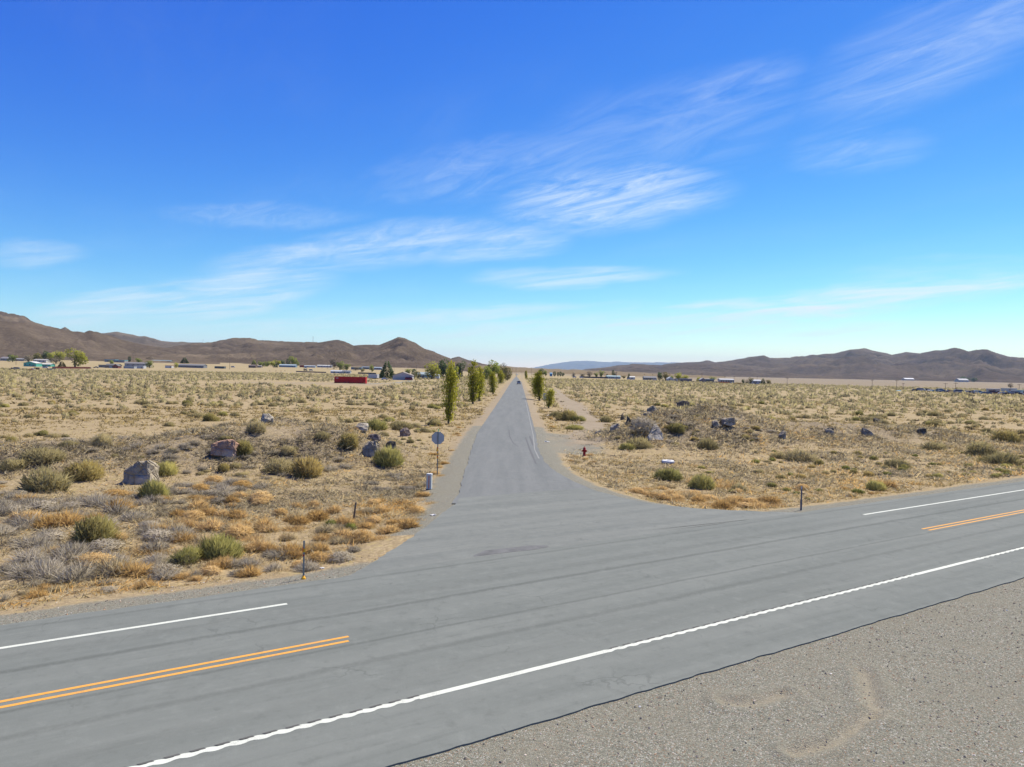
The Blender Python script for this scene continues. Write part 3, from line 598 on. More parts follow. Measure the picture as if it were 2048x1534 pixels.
def soft(out, V, k, w=0.55):
    T = V.reshape(-1, k, 3); g = unit(np.cross(T[:, 1] - T[:, 0], T[:, 2] - T[:, 0])); g = np.where((np.sum(g * out, -1) < 0)[:, None], -g, g)
    return np.repeat(unit(out * w + g * (1 - w) + np.array([0, 0, 0.25])), k, axis=0)
def bush_mesh(name, mat, seed, n=1500, sw=0.45, con=0.5, spike=0.26, wid=0.035, h=0.85, up=0.55, lump=0.35, twigs=220):
    r_ = np.random.default_rng(seed); d = unit(r_.normal(size=(n, 3))); d[:, 2] = np.abs(d[:, 2]) * 0.95 + 0.03; d = unit(d)
    lobes = unit(r_.normal(size=(7, 3)) + np.array([0, 0, 0.4])); lm = np.max(d @ lobes.T, axis=1)
    rad = (1 - lump + lump * np.clip((lm - 0.55) / 0.4, 0, 1)) * (0.5 + 0.5 * r_.random(n) ** 0.45)
    P = d * rad[:, None] * np.array([0.86, 0.86, h * 0.86]); D = unit(d * 0.7 + np.array([0, 0, up]) + r_.normal(size=(n, 3)) * 0.42)
    V, Fc = blade_tris(P, D, spike * (0.5 + r_.random(n)), wid * (0.6 + 0.8 * r_.random(n)), r_, d)
    clump = fbm(P[:, 0] * 2.5 + 5 + seed, P[:, 1] * 2.5 + P[:, 2] * 2 + 9, 2); t = np.clip(con * r_.random(n) + (1 - con) * (clump * 2.2 - 0.55), 0, 1)
    k = twigs; d2 = unit(r_.normal(size=(k, 3))); d2[:, 2] = np.abs(d2[:, 2]) + 0.15; d2 = unit(d2)
    P2 = r_.normal(size=(k, 3)) * np.array([0.14, 0.14, 0.0]); V2, F2 = blade_tris(P2, unit(d2 * np.array([1, 1, h])), 0.75 + 0.3 * r_.random(k), np.full(k, 0.03), r_, d2)
    return tint_mesh(name, np.r_[V, V2], np.r_[Fc, F2 + len(V)], np.r_[np.repeat(t, 3), np.full(3 * k, 0.05)], mat, soft(np.r_[d, d2], np.r_[V, V2], 3, sw))
def ball_mesh(name, mat, seed, n=1300, h=0.8, wid=0.022):
    """tumbleweed: a ball of curled wiry stems"""
    r_ = np.random.default_rng(seed); d = unit(r_.normal(size=(n, 3))); d[:, 2] = np.where(d[:, 2] < -0.25, -d[:, 2], d[:, 2])
    rad = (0.35 + 0.6 * r_.random(n) ** 0.6) * (0.82 + 0.36 * fbm(d[:, 0] * 1.8 + seed, d[:, 1] * 1.8 + d[:, 2], 2))
    tang = unit(np.cross(d, r_.normal(size=(n, 3)))); D = unit(d * 0.55 + tang * 0.75 + np.array([0, 0, 0.2]))
    P = d * rad[:, None]; L = 0.34 * (0.5 + r_.random(n)); Wd = wid * (0.6 + 0.8 * r_.random(n))
    s = unit(np.cross(D, d)) * (Wd / 2)[:, None]; mid = P + D * (L * 0.5)[:, None]; end = mid + unit(D - d * 0.5) * (L * 0.5)[:, None]
    V = np.stack([P - s, P + s, mid + s, mid - s, mid - s, mid + s, end + s * .3, end - s * .3], 1).reshape(-1, 3)
    V = V * np.array([1, 1, h]) + np.array([0, 0, h * 0.45]); nr_ = soft(np.repeat(d, 2, axis=0), V, 4); t = np.clip(fbm(d[:, 0] * 2 + 3, d[:, 1] * 2 + seed, 2) * 0.6 + 0.5 * r_.random(n), 0, 1)
    return tint_mesh(name, V, np.arange(len(V)).reshape(-1, 4), np.repeat(t, 8), mat, nr_)
def tuft_mesh(name, mat, seed, n=240, lean=0.7, wid=0.055):
    r_ = np.random.default_rng(seed); P = np.clip(r_.normal(size=(n, 3)), -1.6, 1.6) * np.array([0.42, 0.42, 0]); D = unit(r_.normal(size=(n, 3)) * np.array([lean, lean, 0.25]) + np.array([0, 0, 0.9]) + P * 0.7)
    V, Fc = blade_tris(P, D, 0.55 * (0.4 + r_.random(n)), wid * (0.6 + 0.8 * r_.random(n)), r_); return tint_mesh(name, V, Fc, np.repeat(r_.random(n), 3), mat)

PROTO = {
    'sagebrush': [bush_mesh('sagebrush', M_SAGE, 10 + i, 900, wid=0.055, lump=0.3 + 0.06 * i, h=0.72 + 0.06 * i) for i in range(5)],
    'rabbitbrush': [bush_mesh('rabbitbrush', M_RABBIT, 30 + i, 1300, spike=0.3, wid=0.045, h=1.0, up=0.85, lump=0.35) for i in range(3)],
    'olive_brush': [bush_mesh('olive_brush', M_OLIVE, 40 + i, 1300, spike=0.24, wid=0.055, h=0.95, up=0.5, lump=0.42) for i in range(3)],
    'tumbleweed': [bush_mesh('tumbleweed', M_TUMBLE, 50 + i, 560, 0.25, 0.75, spike=0.52, wid=0.062, h=0.72 + 0.08 * i, up=0.25, lump=0.55, twigs=150) for i in range(4)] + [ball_mesh('tumbleweed', M_TUMBLE, 57, 600, 0.75, 0.05), tuft_mesh('tumbleweed', M_TUMBLE, 58, 420, 0.9, 0.05), bush_mesh('tumbleweed', M_STRAW, 59, 560, 0.25, 0.75, spike=0.55, wid=0.06, h=0.65, up=0.2, lump=0.5), tuft_mesh('tumbleweed', M_STRAW, 56, 420, 1.0, 0.05)],
    'dead_brush': [ball_mesh('dead_brush', M_DEAD, 60, 600, 0.6, 0.045)] + [bush_mesh('dead_brush', M_DEAD, 63 + i, 560, 0.2, 0.85, spike=0.7, wid=0.05, h=0.6, up=0.1, lump=0.55) for i in range(2)] + [bush_mesh('dead_brush', M_DEAD, 66 + i, 600, 0.2, 0.85, spike=0.5, wid=0.05, h=0.65, up=0.3, lump=0.4) for i in range(2)],
    'green_weed': [bush_mesh('green_weed', M_WEED, 70 + i, 600, spike=0.34, wid=0.06, h=0.75, up=0.7, lump=0.4, twigs=60) for i in range(2)],
    'grass_tuft': [tuft_mesh('grass_tuft', M_TUMBLE, 80 + i) for i in range(3)],
}
PLANTS = []      # (x, y, radius) of what is already planted
def plant(kind, p, width, h=1.0, label=None, group=None, cat=None, variant=None):
    k = variant if variant is not None else int(rng.integers(len(PROTO[kind])))
    o = bpy.data.objects.new(kind, PROTO[kind][k]); o.location = (p[0], p[1], p[2] - 0.04 * width)
    s = width / 2; o.scale = (s * rng.uniform(0.92, 1.1), s * rng.uniform(0.92, 1.1), s * h); o.rotation_euler = (0, 0, rng.uniform(0, 6.28))
    COL.objects.link(o); PLANTS.append((p[0], p[1], s))
    return tag(o, label=label, cat=cat or 'shrub', group=group)
def plant_px(kind, x, yb, wpx, h=1.0, **k):
    p = hit(x, yb - 0.12 * wpx); return plant(kind, p, wpx * mpp(p), h, **k)

# shrubs that can be told apart, with the pixel of their foot and their width
KEY = [
    ('olive_brush', 190, 1098, 112, 1.15, 'large dark green shrub among grey dead brush near the highway'),
    ('rabbitbrush', 436, 1128, 104, 1.0, 'broad green shrub closest to the highway left of the junction'),
    ('rabbitbrush', 372, 1132, 84, 0.8, 'dull olive shrub joined to the broad green roadside shrub on its left'),
    ('sagebrush', 98, 992, 120, 0.95, 'wide grey sagebrush left of the dark grey boulder'),
    ('olive_brush', 168, 966, 84, 1.0, 'dark olive shrub between wide grey sagebrush and dark grey boulder'),
    ('rabbitbrush', 312, 1003, 74, 1.1, 'yellow green shrub right below the dark grey boulder'),
    ('rabbitbrush', 328, 956, 58, 1.1, 'pale green shrub right beside the dark grey boulder'),
    ('olive_brush', 486, 914, 58, 1.1, 'green shrub right of the reddish boulder'),
    ('olive_brush', 447, 946, 32, 1.2, 'small dark green shrub below the reddish boulder'),
    ('olive_brush', 612, 962, 84, 1.1, 'large olive and brown shrub on the near slope of the left mound'),
    ('sagebrush', 560, 952, 76, 1.0, 'grey green shrub left of the large olive and brown shrub'),
    ('sagebrush', 575, 912, 42, 1.0, 'small olive shrub high on the left mound'),
    ('sagebrush', 513, 868, 50, 1.1, 'grey green shrub in front of the pale boulder on the mound top'),
    ('rabbitbrush', 774, 938, 70, 1.25, 'round green shrub in front of the upright grey boulder'),
    ('olive_brush', 699, 900, 56, 1.2, 'orange tipped shrub left of the upright grey boulder'),
    ('rabbitbrush', 752, 866, 60, 0.85, 'flat green shrub right of the jagged grey boulder'),
    ('sagebrush', 805, 864, 54, 0.8, 'pale green shrub behind the round brown boulder'),
    ('sagebrush', 645, 880, 44, 0.8, 'faded shrub on the crest of the left mound'),
    ('olive_brush', 420, 847, 40, 0.95, 'dark green shrub standing alone on the left flat'),
    ('sagebrush', 200, 894, 54, 0.95, 'rounded sagebrush alone on the bare strip at left'),
    ('sagebrush', 135, 897, 48, 0.8, 'sagebrush next left of the rounded lone sagebrush'),
    ('sagebrush', 86, 930, 100, 0.7, 'spreading pale sagebrush near the left edge'),
    ('sagebrush', 26, 944, 62, 0.85, 'yellowish sagebrush at the left edge'),
    ('sagebrush', 1116, 838, 40, 0.8, 'green shrub left of two between side road and dirt track'),
    ('olive_brush', 1137, 846, 54, 0.85, 'larger dark shrub between side road and dirt track'),
    ('rabbitbrush', 1156, 846, 36, 0.8, 'yellow green shrub at the edge of the dirt track'),
    ('rabbitbrush', 1150, 864, 46, 0.5, 'low green weeds beside the gravel pull-out'),
    ('sagebrush', 1214, 848, 38, 0.8, 'pale shrub left of the two dark boulders on the right'),
    ('sagebrush', 1280, 902, 66, 0.75, 'wide olive shrub in front of the large pale boulder'),
    ('rabbitbrush', 1254, 903, 40, 0.8, 'yellowish shrub left of the large pale boulder'),
    ('dead_brush', 1288, 872, 58, 1.3, 'grey dead bush behind the large pale boulder'),
    ('olive_brush', 1352, 868, 46, 0.9, 'dark shrub right of the large pale boulder'),
    ('sagebrush', 1414, 902, 48, 1.15, 'round grey green shrub at the foot of the right mound'),
    ('rabbitbrush', 1336, 965, 60, 0.9, 'pale green shrub below the white tyre'),
    ('rabbitbrush', 1408, 984, 66, 1.0, 'tall olive shrub in the middle of the right verge'),
    ('tumbleweed', 1452, 982, 56, 1.0, 'golden brown dry bush in the right verge'),
    ('sagebrush', 1480, 986, 44, 0.8, 'grey bush at the right end of the verge thicket'),
    ('sagebrush', 1556, 922, 42, 0.85, 'small olive bush below the lone grey boulder on the right'),
    ('sagebrush', 1602, 930, 74, 0.9, 'large grey green bush on the slope above the marker post'),
    ('olive_brush', 1638, 934, 30, 0.9, 'small dark green bush beside the large grey green bush'),
    ('sagebrush', 1800, 942, 60, 0.95, 'broad olive bush right of centre on the right slope'),
    ('tumbleweed', 1772, 980, 40, 0.9, 'brown dry bush behind the green roadside bush'),
    ('rabbitbrush', 1752, 985, 42, 1.1, 'round green bush by the gravel of the right roadside'),
    ('sagebrush', 1866, 906, 60, 0.7, 'low pale bush above the highway edge line on the right'),
    ('sagebrush', 1958, 918, 76, 0.9, 'pair of merged sage bushes near the right edge'),
    ('sagebrush', 2000, 938, 84, 0.9, 'broad sagebrush nearest the highway at the right edge'),
    ('olive_brush', 2012, 890, 60, 0.9, 'dark sage bush higher on the slope at the right edge'),
    ('green_weed', 660, 1056, 34, 1.0, 'bright green weed left of the pair near the leaning stake'),
    ('green_weed', 702, 1062, 34, 1.0, 'bright green weed below the leaning stake'),
]
for kd, x, yb, w, h, lb in KEY: plant_px(kd, x, yb, w, h, label=lb)

def inside(poly, x, y):
    c = False; n = len(poly)
    for i in range(n):
        (x1, y1), (x2, y2) = poly[i], poly[(i + 1) % n]
        if (y1 > y) != (y2 > y) and x < (x2 - x1) * (y - y1) / (y2 - y1) + x1: c = not c
    return c
def scatter_px(poly, n, wlo, whi, kinds, label, group, hs_=(0.7, 1.0), mind=0.55, cat=None):
    xs = [p[0] for p in poly]; ys_ = [p[1] for p in poly]; got = 0; tries = 0
    while got < n and tries < n * 40:
        tries += 1; x = rng.uniform(min(xs), max(xs)); y = rng.uniform(min(ys_), max(ys_))
        if not inside(poly, x, y): continue
        p = flat(x, y)
        if float(road_dist(p[0], p[1])) < 0.7: continue
        w = rng.uniform(wlo, whi)
        if any((p[0] - q[0]) ** 2 + (p[1] - q[1]) ** 2 < (mind * (w / 2 + q[2])) ** 2 for q in PLANTS): continue
        p = hit(x, y); kd = kinds[int(rng.integers(len(kinds)))]
        plant(kd, p, w, rng.uniform(*hs_), label=label, group=group, cat=cat); got += 1
scatter_px([(280, 1075), (420, 1000), (560, 985), (640, 1000), (700, 1050), (730, 1090), (640, 1120), (500, 1110)], 80, 0.7, 1.25, ['tumbleweed'], 'golden tumbleweed in the drift left of the leaning stake', 'tumbleweeds left of the leaning stake', (0.75, 1.0), 0.33, 'tumbleweed')
scatter_px([(480, 1110), (720, 1095), (700, 1130), (560, 1150), (300, 1165), (280, 1130)], 36, 0.5, 1.0, ['tumbleweed', 'tumbleweed', 'dead_brush'], 'dry tumbleweed along the gravel behind the reflector post', 'tumbleweeds along the left gravel shoulder', (0.7, 0.95), 0.45, 'tumbleweed')
scatter_px([(720, 1000), (880, 985), (880, 1010), (850, 1050), (760, 1078), (715, 1060)], 36, 0.6, 1.15, ['tumbleweed', 'tumbleweed', 'grass_tuft'], 'golden dry clump between leaning stake and junction corner', 'dry clumps at the left junction corner', (0.6, 0.9), 0.45, 'dry clump')
scatter_px([(740, 950), (850, 950), (860, 975), (740, 985)], 18, 0.5, 1.0, ['tumbleweed', 'dead_brush', 'dead_brush'], 'dry clump left of the utility pedestal', 'dry clumps left of the pedestal', (0.5, 0.8), 0.5, 'dry clump')
scatter_px([(0, 1010), (160, 1000), (300, 1020), (380, 1080), (330, 1150), (180, 1160), (0, 1170)], 95, 0.8, 1.6, ['dead_brush', 'dead_brush', 'dead_brush', 'tumbleweed'], 'grey dead brush in the thicket at the lower left', 'dead brush thicket at the lower left', (0.6, 0.95), 0.30, 'dead brush')
scatter_px([(0, 955), (60, 1005), (250, 985), (420, 960), (560, 975), (540, 990), (400, 1010), (250, 1010), (0, 1010)], 80, 0.6, 1.3, ['dead_brush', 'dead_brush', 'tumbleweed'], 'wiry dead brush below the dark grey boulder', 'dead brush at the foot of the left mound', (0.5, 0.8), 0.33, 'dead brush')
scatter_px([(0, 1165), (260, 1165), (420, 1150), (300, 1180), (0, 1200)], 10, 0.4, 0.8, ['tumbleweed', 'dead_brush'], 'small dry clump at the edge of the left gravel', 'dry clumps at the left gravel edge', (0.6, 0.8), 0.5, 'dry clump')
scatter_px([(120, 880), (430, 870), (520, 880), (700, 920), (720, 950), (500, 960), (200, 930)], 70, 0.5, 1.2, ['dead_brush', 'dead_brush', 'dead_brush', 'sagebrush'], 'low grey dead bush on the left mound', 'dead bushes on the left mound', (0.45, 0.75), 0.5, 'dead brush')
scatter_px([(1135, 905), (1195, 905), (1200, 925), (1130, 930)], 8, 0.6, 0.95, ['grass_tuft', 'tumbleweed'], 'orange dry grass around the red hydrant', 'dry grass around the hydrant', (0.5, 0.8), 0.4, 'dry grass')
scatter_px([(1255, 985), (1330, 968), (1400, 992), (1460, 1000), (1560, 1003), (1560, 1016), (1440, 1016), (1340, 1000)], 90, 0.8, 1.35, ['tumbleweed', 'grass_tuft'], 'orange dry grass along the right kerb curve', 'dry grass along the right kerb curve', (0.55, 0.8), 0.28, 'dry grass')
scatter_px([(1290, 935), (1400, 930), (1520, 965), (1590, 980), (1500, 995), (1380, 975)], 18, 0.5, 1.0, ['tumbleweed', 'grass_tuft', 'rabbitbrush'], 'dry clump around the verge thicket right of the junction', 'dry clumps in the right verge', (0.6, 0.9), 0.45, 'dry clump')
scatter_px([(1500, 985), (1700, 960), (1860, 955), (1780, 985), (1640, 1000), (1520, 1005)], 20, 0.4, 0.9, ['tumbleweed', 'grass_tuft', 'green_weed'], 'low roadside clump behind the right marker post', 'clumps behind the right marker post', (0.6, 0.9), 0.5, 'roadside clump')
scatter_px([(1500, 900), (1700, 905), (1880, 900), (2048, 905), (2048, 940), (1850, 950), (1650, 955), (1500, 960)], 60, 0.35, 1.0, ['sagebrush', 'sagebrush', 'green_weed', 'rabbitbrush', 'olive_brush'], 'small green bush scattered on the slope below the right ridge', 'small bushes on the right slope', (0.7, 1.0), 0.7, 'shrub')
scatter_px([(1840, 952), (2048, 935), (2048, 950), (1900, 968)], 12, 0.5, 1.0, ['rabbitbrush', 'green_weed', 'olive_brush'], 'green bush at the gravel edge of the right roadside', 'bushes at the right gravel edge', (0.6, 0.9), 0.5, 'shrub')
scatter_px([(1080, 805), (1110, 850), (1105, 862), (1095, 850), (1076, 815)], 9, 0.5, 0.9, ['grass_tuft', 'tumbleweed'], 'orange dry grass below the speed sign', 'dry grass below the speed sign', (0.5, 0.7), 0.4, 'dry grass')
scatter_px([(860, 900), (900, 870), (950, 800), (935, 830), (925, 860), (905, 900), (890, 960), (870, 950)], 22, 0.5, 0.9, ['grass_tuft', 'tumbleweed'], 'dry grass along the left side of the side road', 'dry grass left of the side road', (0.4, 0.65), 0.5, 'dry grass')
scatter_px([(780, 870), (870, 850), (870, 890), (840, 900)], 10, 0.5, 0.9, ['rabbitbrush', 'sagebrush', 'green_weed'], 'yellow green bush below the nearest poplar', 'bushes below the nearest poplar', (0.6, 0.8), 0.6, 'shrub')
scatter_px([(1190, 830), (1260, 815), (1480, 825), (1560, 860), (1500, 890), (1300, 890), (1200, 880)], 50, 0.6, 1.3, ['dead_brush', 'dead_brush', 'sagebrush', 'olive_brush'], 'low dead bush on the right mound', 'dead bushes on the right mound', (0.45, 0.75), 0.6, 'dead brush')

# sagebrush flats: scattered over the plain; the ones that show largest are shrubs of their own, the rest one field
def field_points():
    r_ = np.random.default_rng(99); out = []
    for r0, r1, dens in ((36, 120, 0.10), (120, 240, 0.072), (240, 420, 0.056), (420, 760, 0.045)):
        n = int(dens * (r1 * r1 - r0 * r0) * R(80) / 2); r = np.sqrt(r_.uniform(r0 * r0, r1 * r1, n)); a = r_.uniform(-R(40), R(40), n); out.append(np.c_[r * np.sin(a), r * np.cos(a)])
    P = np.concatenate(out); x, y = P.T; n = len(x)
    d = road_dist(x, y); s = hs(x, y); keep = (d > np.where(np.hypot(x, y) < 150, 5.0, 4.0)) & (s < S_FAR - 12)
    keep &= (dseg(x, y, TRACK) > 3.4) & (dseg(x, y, PULL) > 5) & (dseg(x, y, DRIVE) > 5)
    keep &= ~((x > 4) & (x < 26) & (y > 45) & (y < 150) & (x < 8 + (y - 40) * 0.16) & (r_.random(n) < 0.85))
    keep &= (hmound(x, y) < 0.35) | (r_.random(n) < 0.10)
    keep &= ~((x < -52) & (x > -130) & (y > 268) & (y < 345)) & ~((x > -115) & (x < -45) & (y > 405) & (y < 470))
    dn = fbm(x * 0.035 + 3, y * 0.035, 3); thr = np.where((x < 0) & (np.hypot(x, y) < 130), 0.52, 0.30); keep &= (dn > thr - 0.16 * r_.random(n)) | (r_.random(n) < 0.25)
    # bare strip on the left between mound and flats
    keep &= ~((x < -14) & (y > 66) & (y < 86) & (r_.random(n) < 0.75)) & ~((x < -8) & (y < 62)) & ~((x > 6) & (y < 100) & (x < 62) & (s > -78))
    kp = np.array([(q[0], q[1]) for q in PLANTS]); P = P[keep]
    return P
FP = field_points(); FR = np.random.default_rng(5)
FW_ = 0.35 + 0.85 * FR.random(len(FP)) ** 1.5 * (0.6 + 0.8 * fbm(FP[:, 0] * 0.05, FP[:, 1] * 0.05 + 7, 2)); FW_ = np.clip(FW_ * 1.75, 0.45, 2.5)
FZ = ht(FP[:, 0], FP[:, 1]); pr = project(np.c_[FP, FZ]); size = FW_ / pr[:, 2]
vis = (pr[:, 0] > -30) & (pr[:, 0] < 2078) & (pr[:, 2] > 5); FP, FW_, FZ, size, pr = FP[vis], FW_[vis], FZ[vis], size[vis], pr[vis]
order = np.argsort(-size); top, rest = order[:230], order[230:]
def zone(x, y):
    if x < 0:
        far = 'near part of' if y < 95 else 'open'
        return ('left', 'left mound' if x < -14 else 'side road')
    return ('right', 'dirt track' if x < 30 else 'right mound')
for i in top:
    x, y = FP[i]; z = zone(x, y)
    lb = {'left mound': 'grey green sagebrush on the flat behind the left mound', 'side road': 'sagebrush on the flat between left mound and side road',
          'dirt track': 'sagebrush on the flat right of the dirt track', 'right mound': 'sagebrush on the wide flat behind the right ridge'}[z[1]]
    plant('sagebrush' if FR.random() < 0.78 else ('olive_brush' if FR.random() < 0.6 else 'rabbitbrush'), (x, y, FZ[i]), FW_[i], FR.uniform(0.75, 1.0), label=lb, group='sagebrush: ' + lb.split(' on the ')[1])
def field_mesh(idx, nb, name):
    n = len(idx); r_ = np.random.default_rng(nb); c = np.c_[FP[idx], FZ[idx] - 0.03]; R0 = FW_[idx] / 2; hh = R0 * r_.uniform(0.85, 1.25, n)
    d = unit(r_.normal(size=(n, nb, 3))); d[..., 2] = np.abs(d[..., 2]) * 0.95 + 0.03
    rad = (0.35 + 0.5 * r_.random((n, nb)) ** 0.6)[..., None]; sc = np.stack([R0, R0, hh], -1)[:, None, :]
    P = c[:, None, :] + d * rad * sc; D = unit(d * 0.7 + np.array([0, 0, 0.5]) + r_.normal(size=(n, nb, 3)) * 0.35)
    k = (40.0 / nb) ** 0.5; L = (R0[:, None] * 0.62 * min(k, 1.5) * (0.5 + r_.random((n, nb)))).ravel(); Wd = (R0[:, None] * 0.30 * k * (0.5 + r_.random((n, nb)))).ravel()
    V, Fc = blade_tris(P.reshape(-1, 3), D.reshape(-1, 3), L, Wd, r_, d.reshape(-1, 3))
    t = np.clip(np.where(r_.random(n) < 0.22, 0.12, r_.normal(0.55, 0.2, n))[:, None] + r_.normal(0, 0.18, (n, nb)), 0, 1).ravel()
    return V, Fc, np.repeat(t, 3), soft(d.reshape(-1, 3), V, 3)
dist_ = pr[rest, 2]; parts = [field_mesh(rest[dist_ < 130], 54, 'a'), field_mesh(rest[(dist_ >= 130) & (dist_ < 260)], 28, 'b'), field_mesh(rest[dist_ >= 260], 12, 'c')]
off = 0; Vs = []; Fs = []; Ts = []; Ns = []
for V, Fc, t, nn_ in parts: Vs.append(V); Fs.append(Fc + off); Ts.append(t); Ns.append(nn_); off += len(V)
ob('sagebrush_field', tint_mesh('sagebrush_field', np.concatenate(Vs), np.concatenate(Fs), np.concatenate(Ts), M_FIELD, np.concatenate(Ns)), kind='stuff', label='countless small grey green sagebrush over the desert flats', cat='sagebrush')

def grass_field():
    r_ = np.random.default_rng(123); out = []
    for r0, r1, dens in ((18, 60, 7.5), (60, 130, 1.3), (130, 260, 0.22)):
        n = int(dens * (r1 * r1 - r0 * r0) * R(80) / 2); r = np.sqrt(r_.uniform(r0 * r0, r1 * r1, n)); a = r_.uniform(-R(40), R(40), n); out.append(np.c_[r * np.sin(a), r * np.cos(a)])
    P = np.concatenate(out); x, y = P.T; d = road_dist(x, y); s = hs(x, y); n = len(x)
    keep = (s < S_FAR - 2.0) & (d > 1.6) & (dseg(x, y, TRACK) > 1.6) & (dseg(x, y, PULL) > 3) & (fbm(x * 0.25, y * 0.25, 3) + 0.45 * r_.random(n) + 0.25 * (1 - sst(8, 22, S_FAR - s)) + 0.2 * np.clip(hmound(x, y), 0, 1) > 0.68)
    P = P[keep]; n = len(P); nb = 9; Z = ht(P[:, 0], P[:, 1]); c = np.c_[P, Z]
    near = np.clip(np.hypot(*P.T) / 60, 0.7, 2.2); sz = (0.12 + 0.20 * r_.random(n) ** 2) * near
    off_ = r_.normal(size=(n, nb, 3)) * np.array([0.5, 0.5, 0]) * sz[:, None, None]; D = unit(off_ * 2 + r_.normal(size=(n, nb, 3)) * np.array([0.5, 0.5, 0.1]) + np.array([0, 0, 0.55]))
    V, Fc = blade_tris((c[:, None] + off_).reshape(-1, 3), D.reshape(-1, 3), (sz[:, None] * (0.6 + 0.8 * r_.random((n, nb)))).ravel(), (sz[:, None] * 0.16 * near[:, None] * np.ones((n, nb))).ravel(), r_)
    t = np.clip(r_.normal(0.45, 0.25, n)[:, None] + r_.normal(0, 0.1, (n, nb)), 0, 1); return tint_mesh('dry_grass', V, Fc, np.repeat(t.ravel(), 3), M_GRASS, np.tile(np.array([0, 0, 1.0]), (len(V), 1)) * 1.0 + soft(D.reshape(-1, 3) * np.array([1, 1, .2]), V, 3) * 0.8)
ob('dry_grass', grass_field(), kind='stuff', label='sparse dry straw coloured grass over the desert ground', cat='grass')

def thatch():
    """shaggy dead grass that mats the left verge, the mound slopes and the right verge"""
    r_ = np.random.default_rng(321); n0 = 150000; r = np.sqrt(r_.uniform(20 ** 2, 105 ** 2, n0)); a = r_.uniform(-R(38), R(38), n0); x, y = r * np.sin(a), r * np.cos(a)
    d = road_dist(x, y); s = hs(x, y); dens = 1.0 * (x < -4) * (1 - sst(17, 27, S_FAR - s)) + 1.1 * np.clip(hmound(x, y) / 0.9, 0, 1) + 0.42 * (x > 4) * (1 - sst(8, 34, S_FAR - s)); pt = fbm(x * 0.22 + 8, y * 0.22, 4)
    keep = (s < S_FAR - 2.3) & (d > 1.7) & (r_.random(n0) < dens * sst(0.30, 0.52, pt) * 0.95); x, y = x[keep], y[keep]; n = len(x); nb = 8; c = np.c_[x, y, ht(x, y) - 0.01]; k = np.clip(np.hypot(x, y) / 38, 0.8, 1.9)
    sz = (0.13 + 0.26 * r_.random(n) ** 1.6) * k ** 0.4; o_ = r_.normal(size=(n, nb, 3)) * np.array([0.55, 0.55, 0]) * sz[:, None, None]; lean = r_.normal(size=(n, 1, 3)) * np.array([0.5, 0.5, 0]); D = unit(o_ * 1.5 + lean + r_.normal(size=(n, nb, 3)) * np.array([0.75, 0.75, 0.2]) + np.array([0, 0, 0.45])); D[..., 2] = np.abs(D[..., 2])
    V, Fc = blade_tris((c[:, None] + o_).reshape(-1, 3), D.reshape(-1, 3), (sz[:, None] * (0.6 + 0.9 * r_.random((n, nb)))).ravel(), (0.036 * k[:, None] * (0.6 + 0.8 * r_.random((n, nb)))).ravel(), r_)
    warm = np.clip((1 - sst(9, 17, S_FAR - hs(x, y))) * np.where(x > 4, 0.75, sst(-16, -9, x) * 0.5 + 0.5) - np.clip(hmound(x, y), 0, 1) * 0.7, 0, 1); hue = np.clip((fbm(x * 0.35 + 2, y * 0.35 + 6, 3) * 1.9 - 0.45) * (0.55 + 0.45 * warm) + 0.08 * warm + r_.normal(0, 0.12, n), 0, 1); t = np.clip(hue[:, None] + r_.normal(0, 0.24, (n, nb)), 0, 1)
    m_, nt, b = newmat('thatch_grass'); at = N(nt, 'ShaderNodeAttribute', attribute_name='tint'); cr = N(nt, 'ShaderNodeValToRGB'); nt.links.new(at.outputs['Fac'], cr.inputs[0]); el = cr.color_ramp.elements; el[0].color = (0.19, 0.165, 0.125, 1); el[1].color = (0.74, 0.46, 0.17, 1)
    for q, cc in ((0.22, (0.42, 0.37, 0.27, 1)), (0.5, (0.66, 0.57, 0.38, 1)), (0.8, (0.66, 0.48, 0.23, 1))): e = el.new(q); e.color = cc
    nt.links.new(cr.outputs[0], b.inputs['Base Color']); b.inputs['Roughness'].default_value = 0.9; b.inputs['Specular IOR Level'].default_value = 0.05; tr = N(nt, 'ShaderNodeBsdfTranslucent'); nt.links.new(cr.outputs[0], tr.inputs[0]); mx = N(nt, 'ShaderNodeMixShader', ins={0: 0.4}); nt.links.new(b.outputs[0], mx.inputs[1]); nt.links.new(tr.outputs[0], mx.inputs[2]); nt.links.new(mx.outputs[0], nt.nodes['Material Output'].inputs[0])
    return tint_mesh('dead_grass_mat', V, Fc, np.repeat(t.ravel(), 3), m_, np.tile(np.array([0, 0, 1.0]), (len(V), 1)) * 0.8 + soft(D.reshape(-1, 3) * np.array([1, 1, .2]), V, 3, 0.2))
ob('dead_grass_mat', thatch(), kind='stuff', label='shaggy mat of dead straw and grey grass on the verges and mounds', cat='grass')

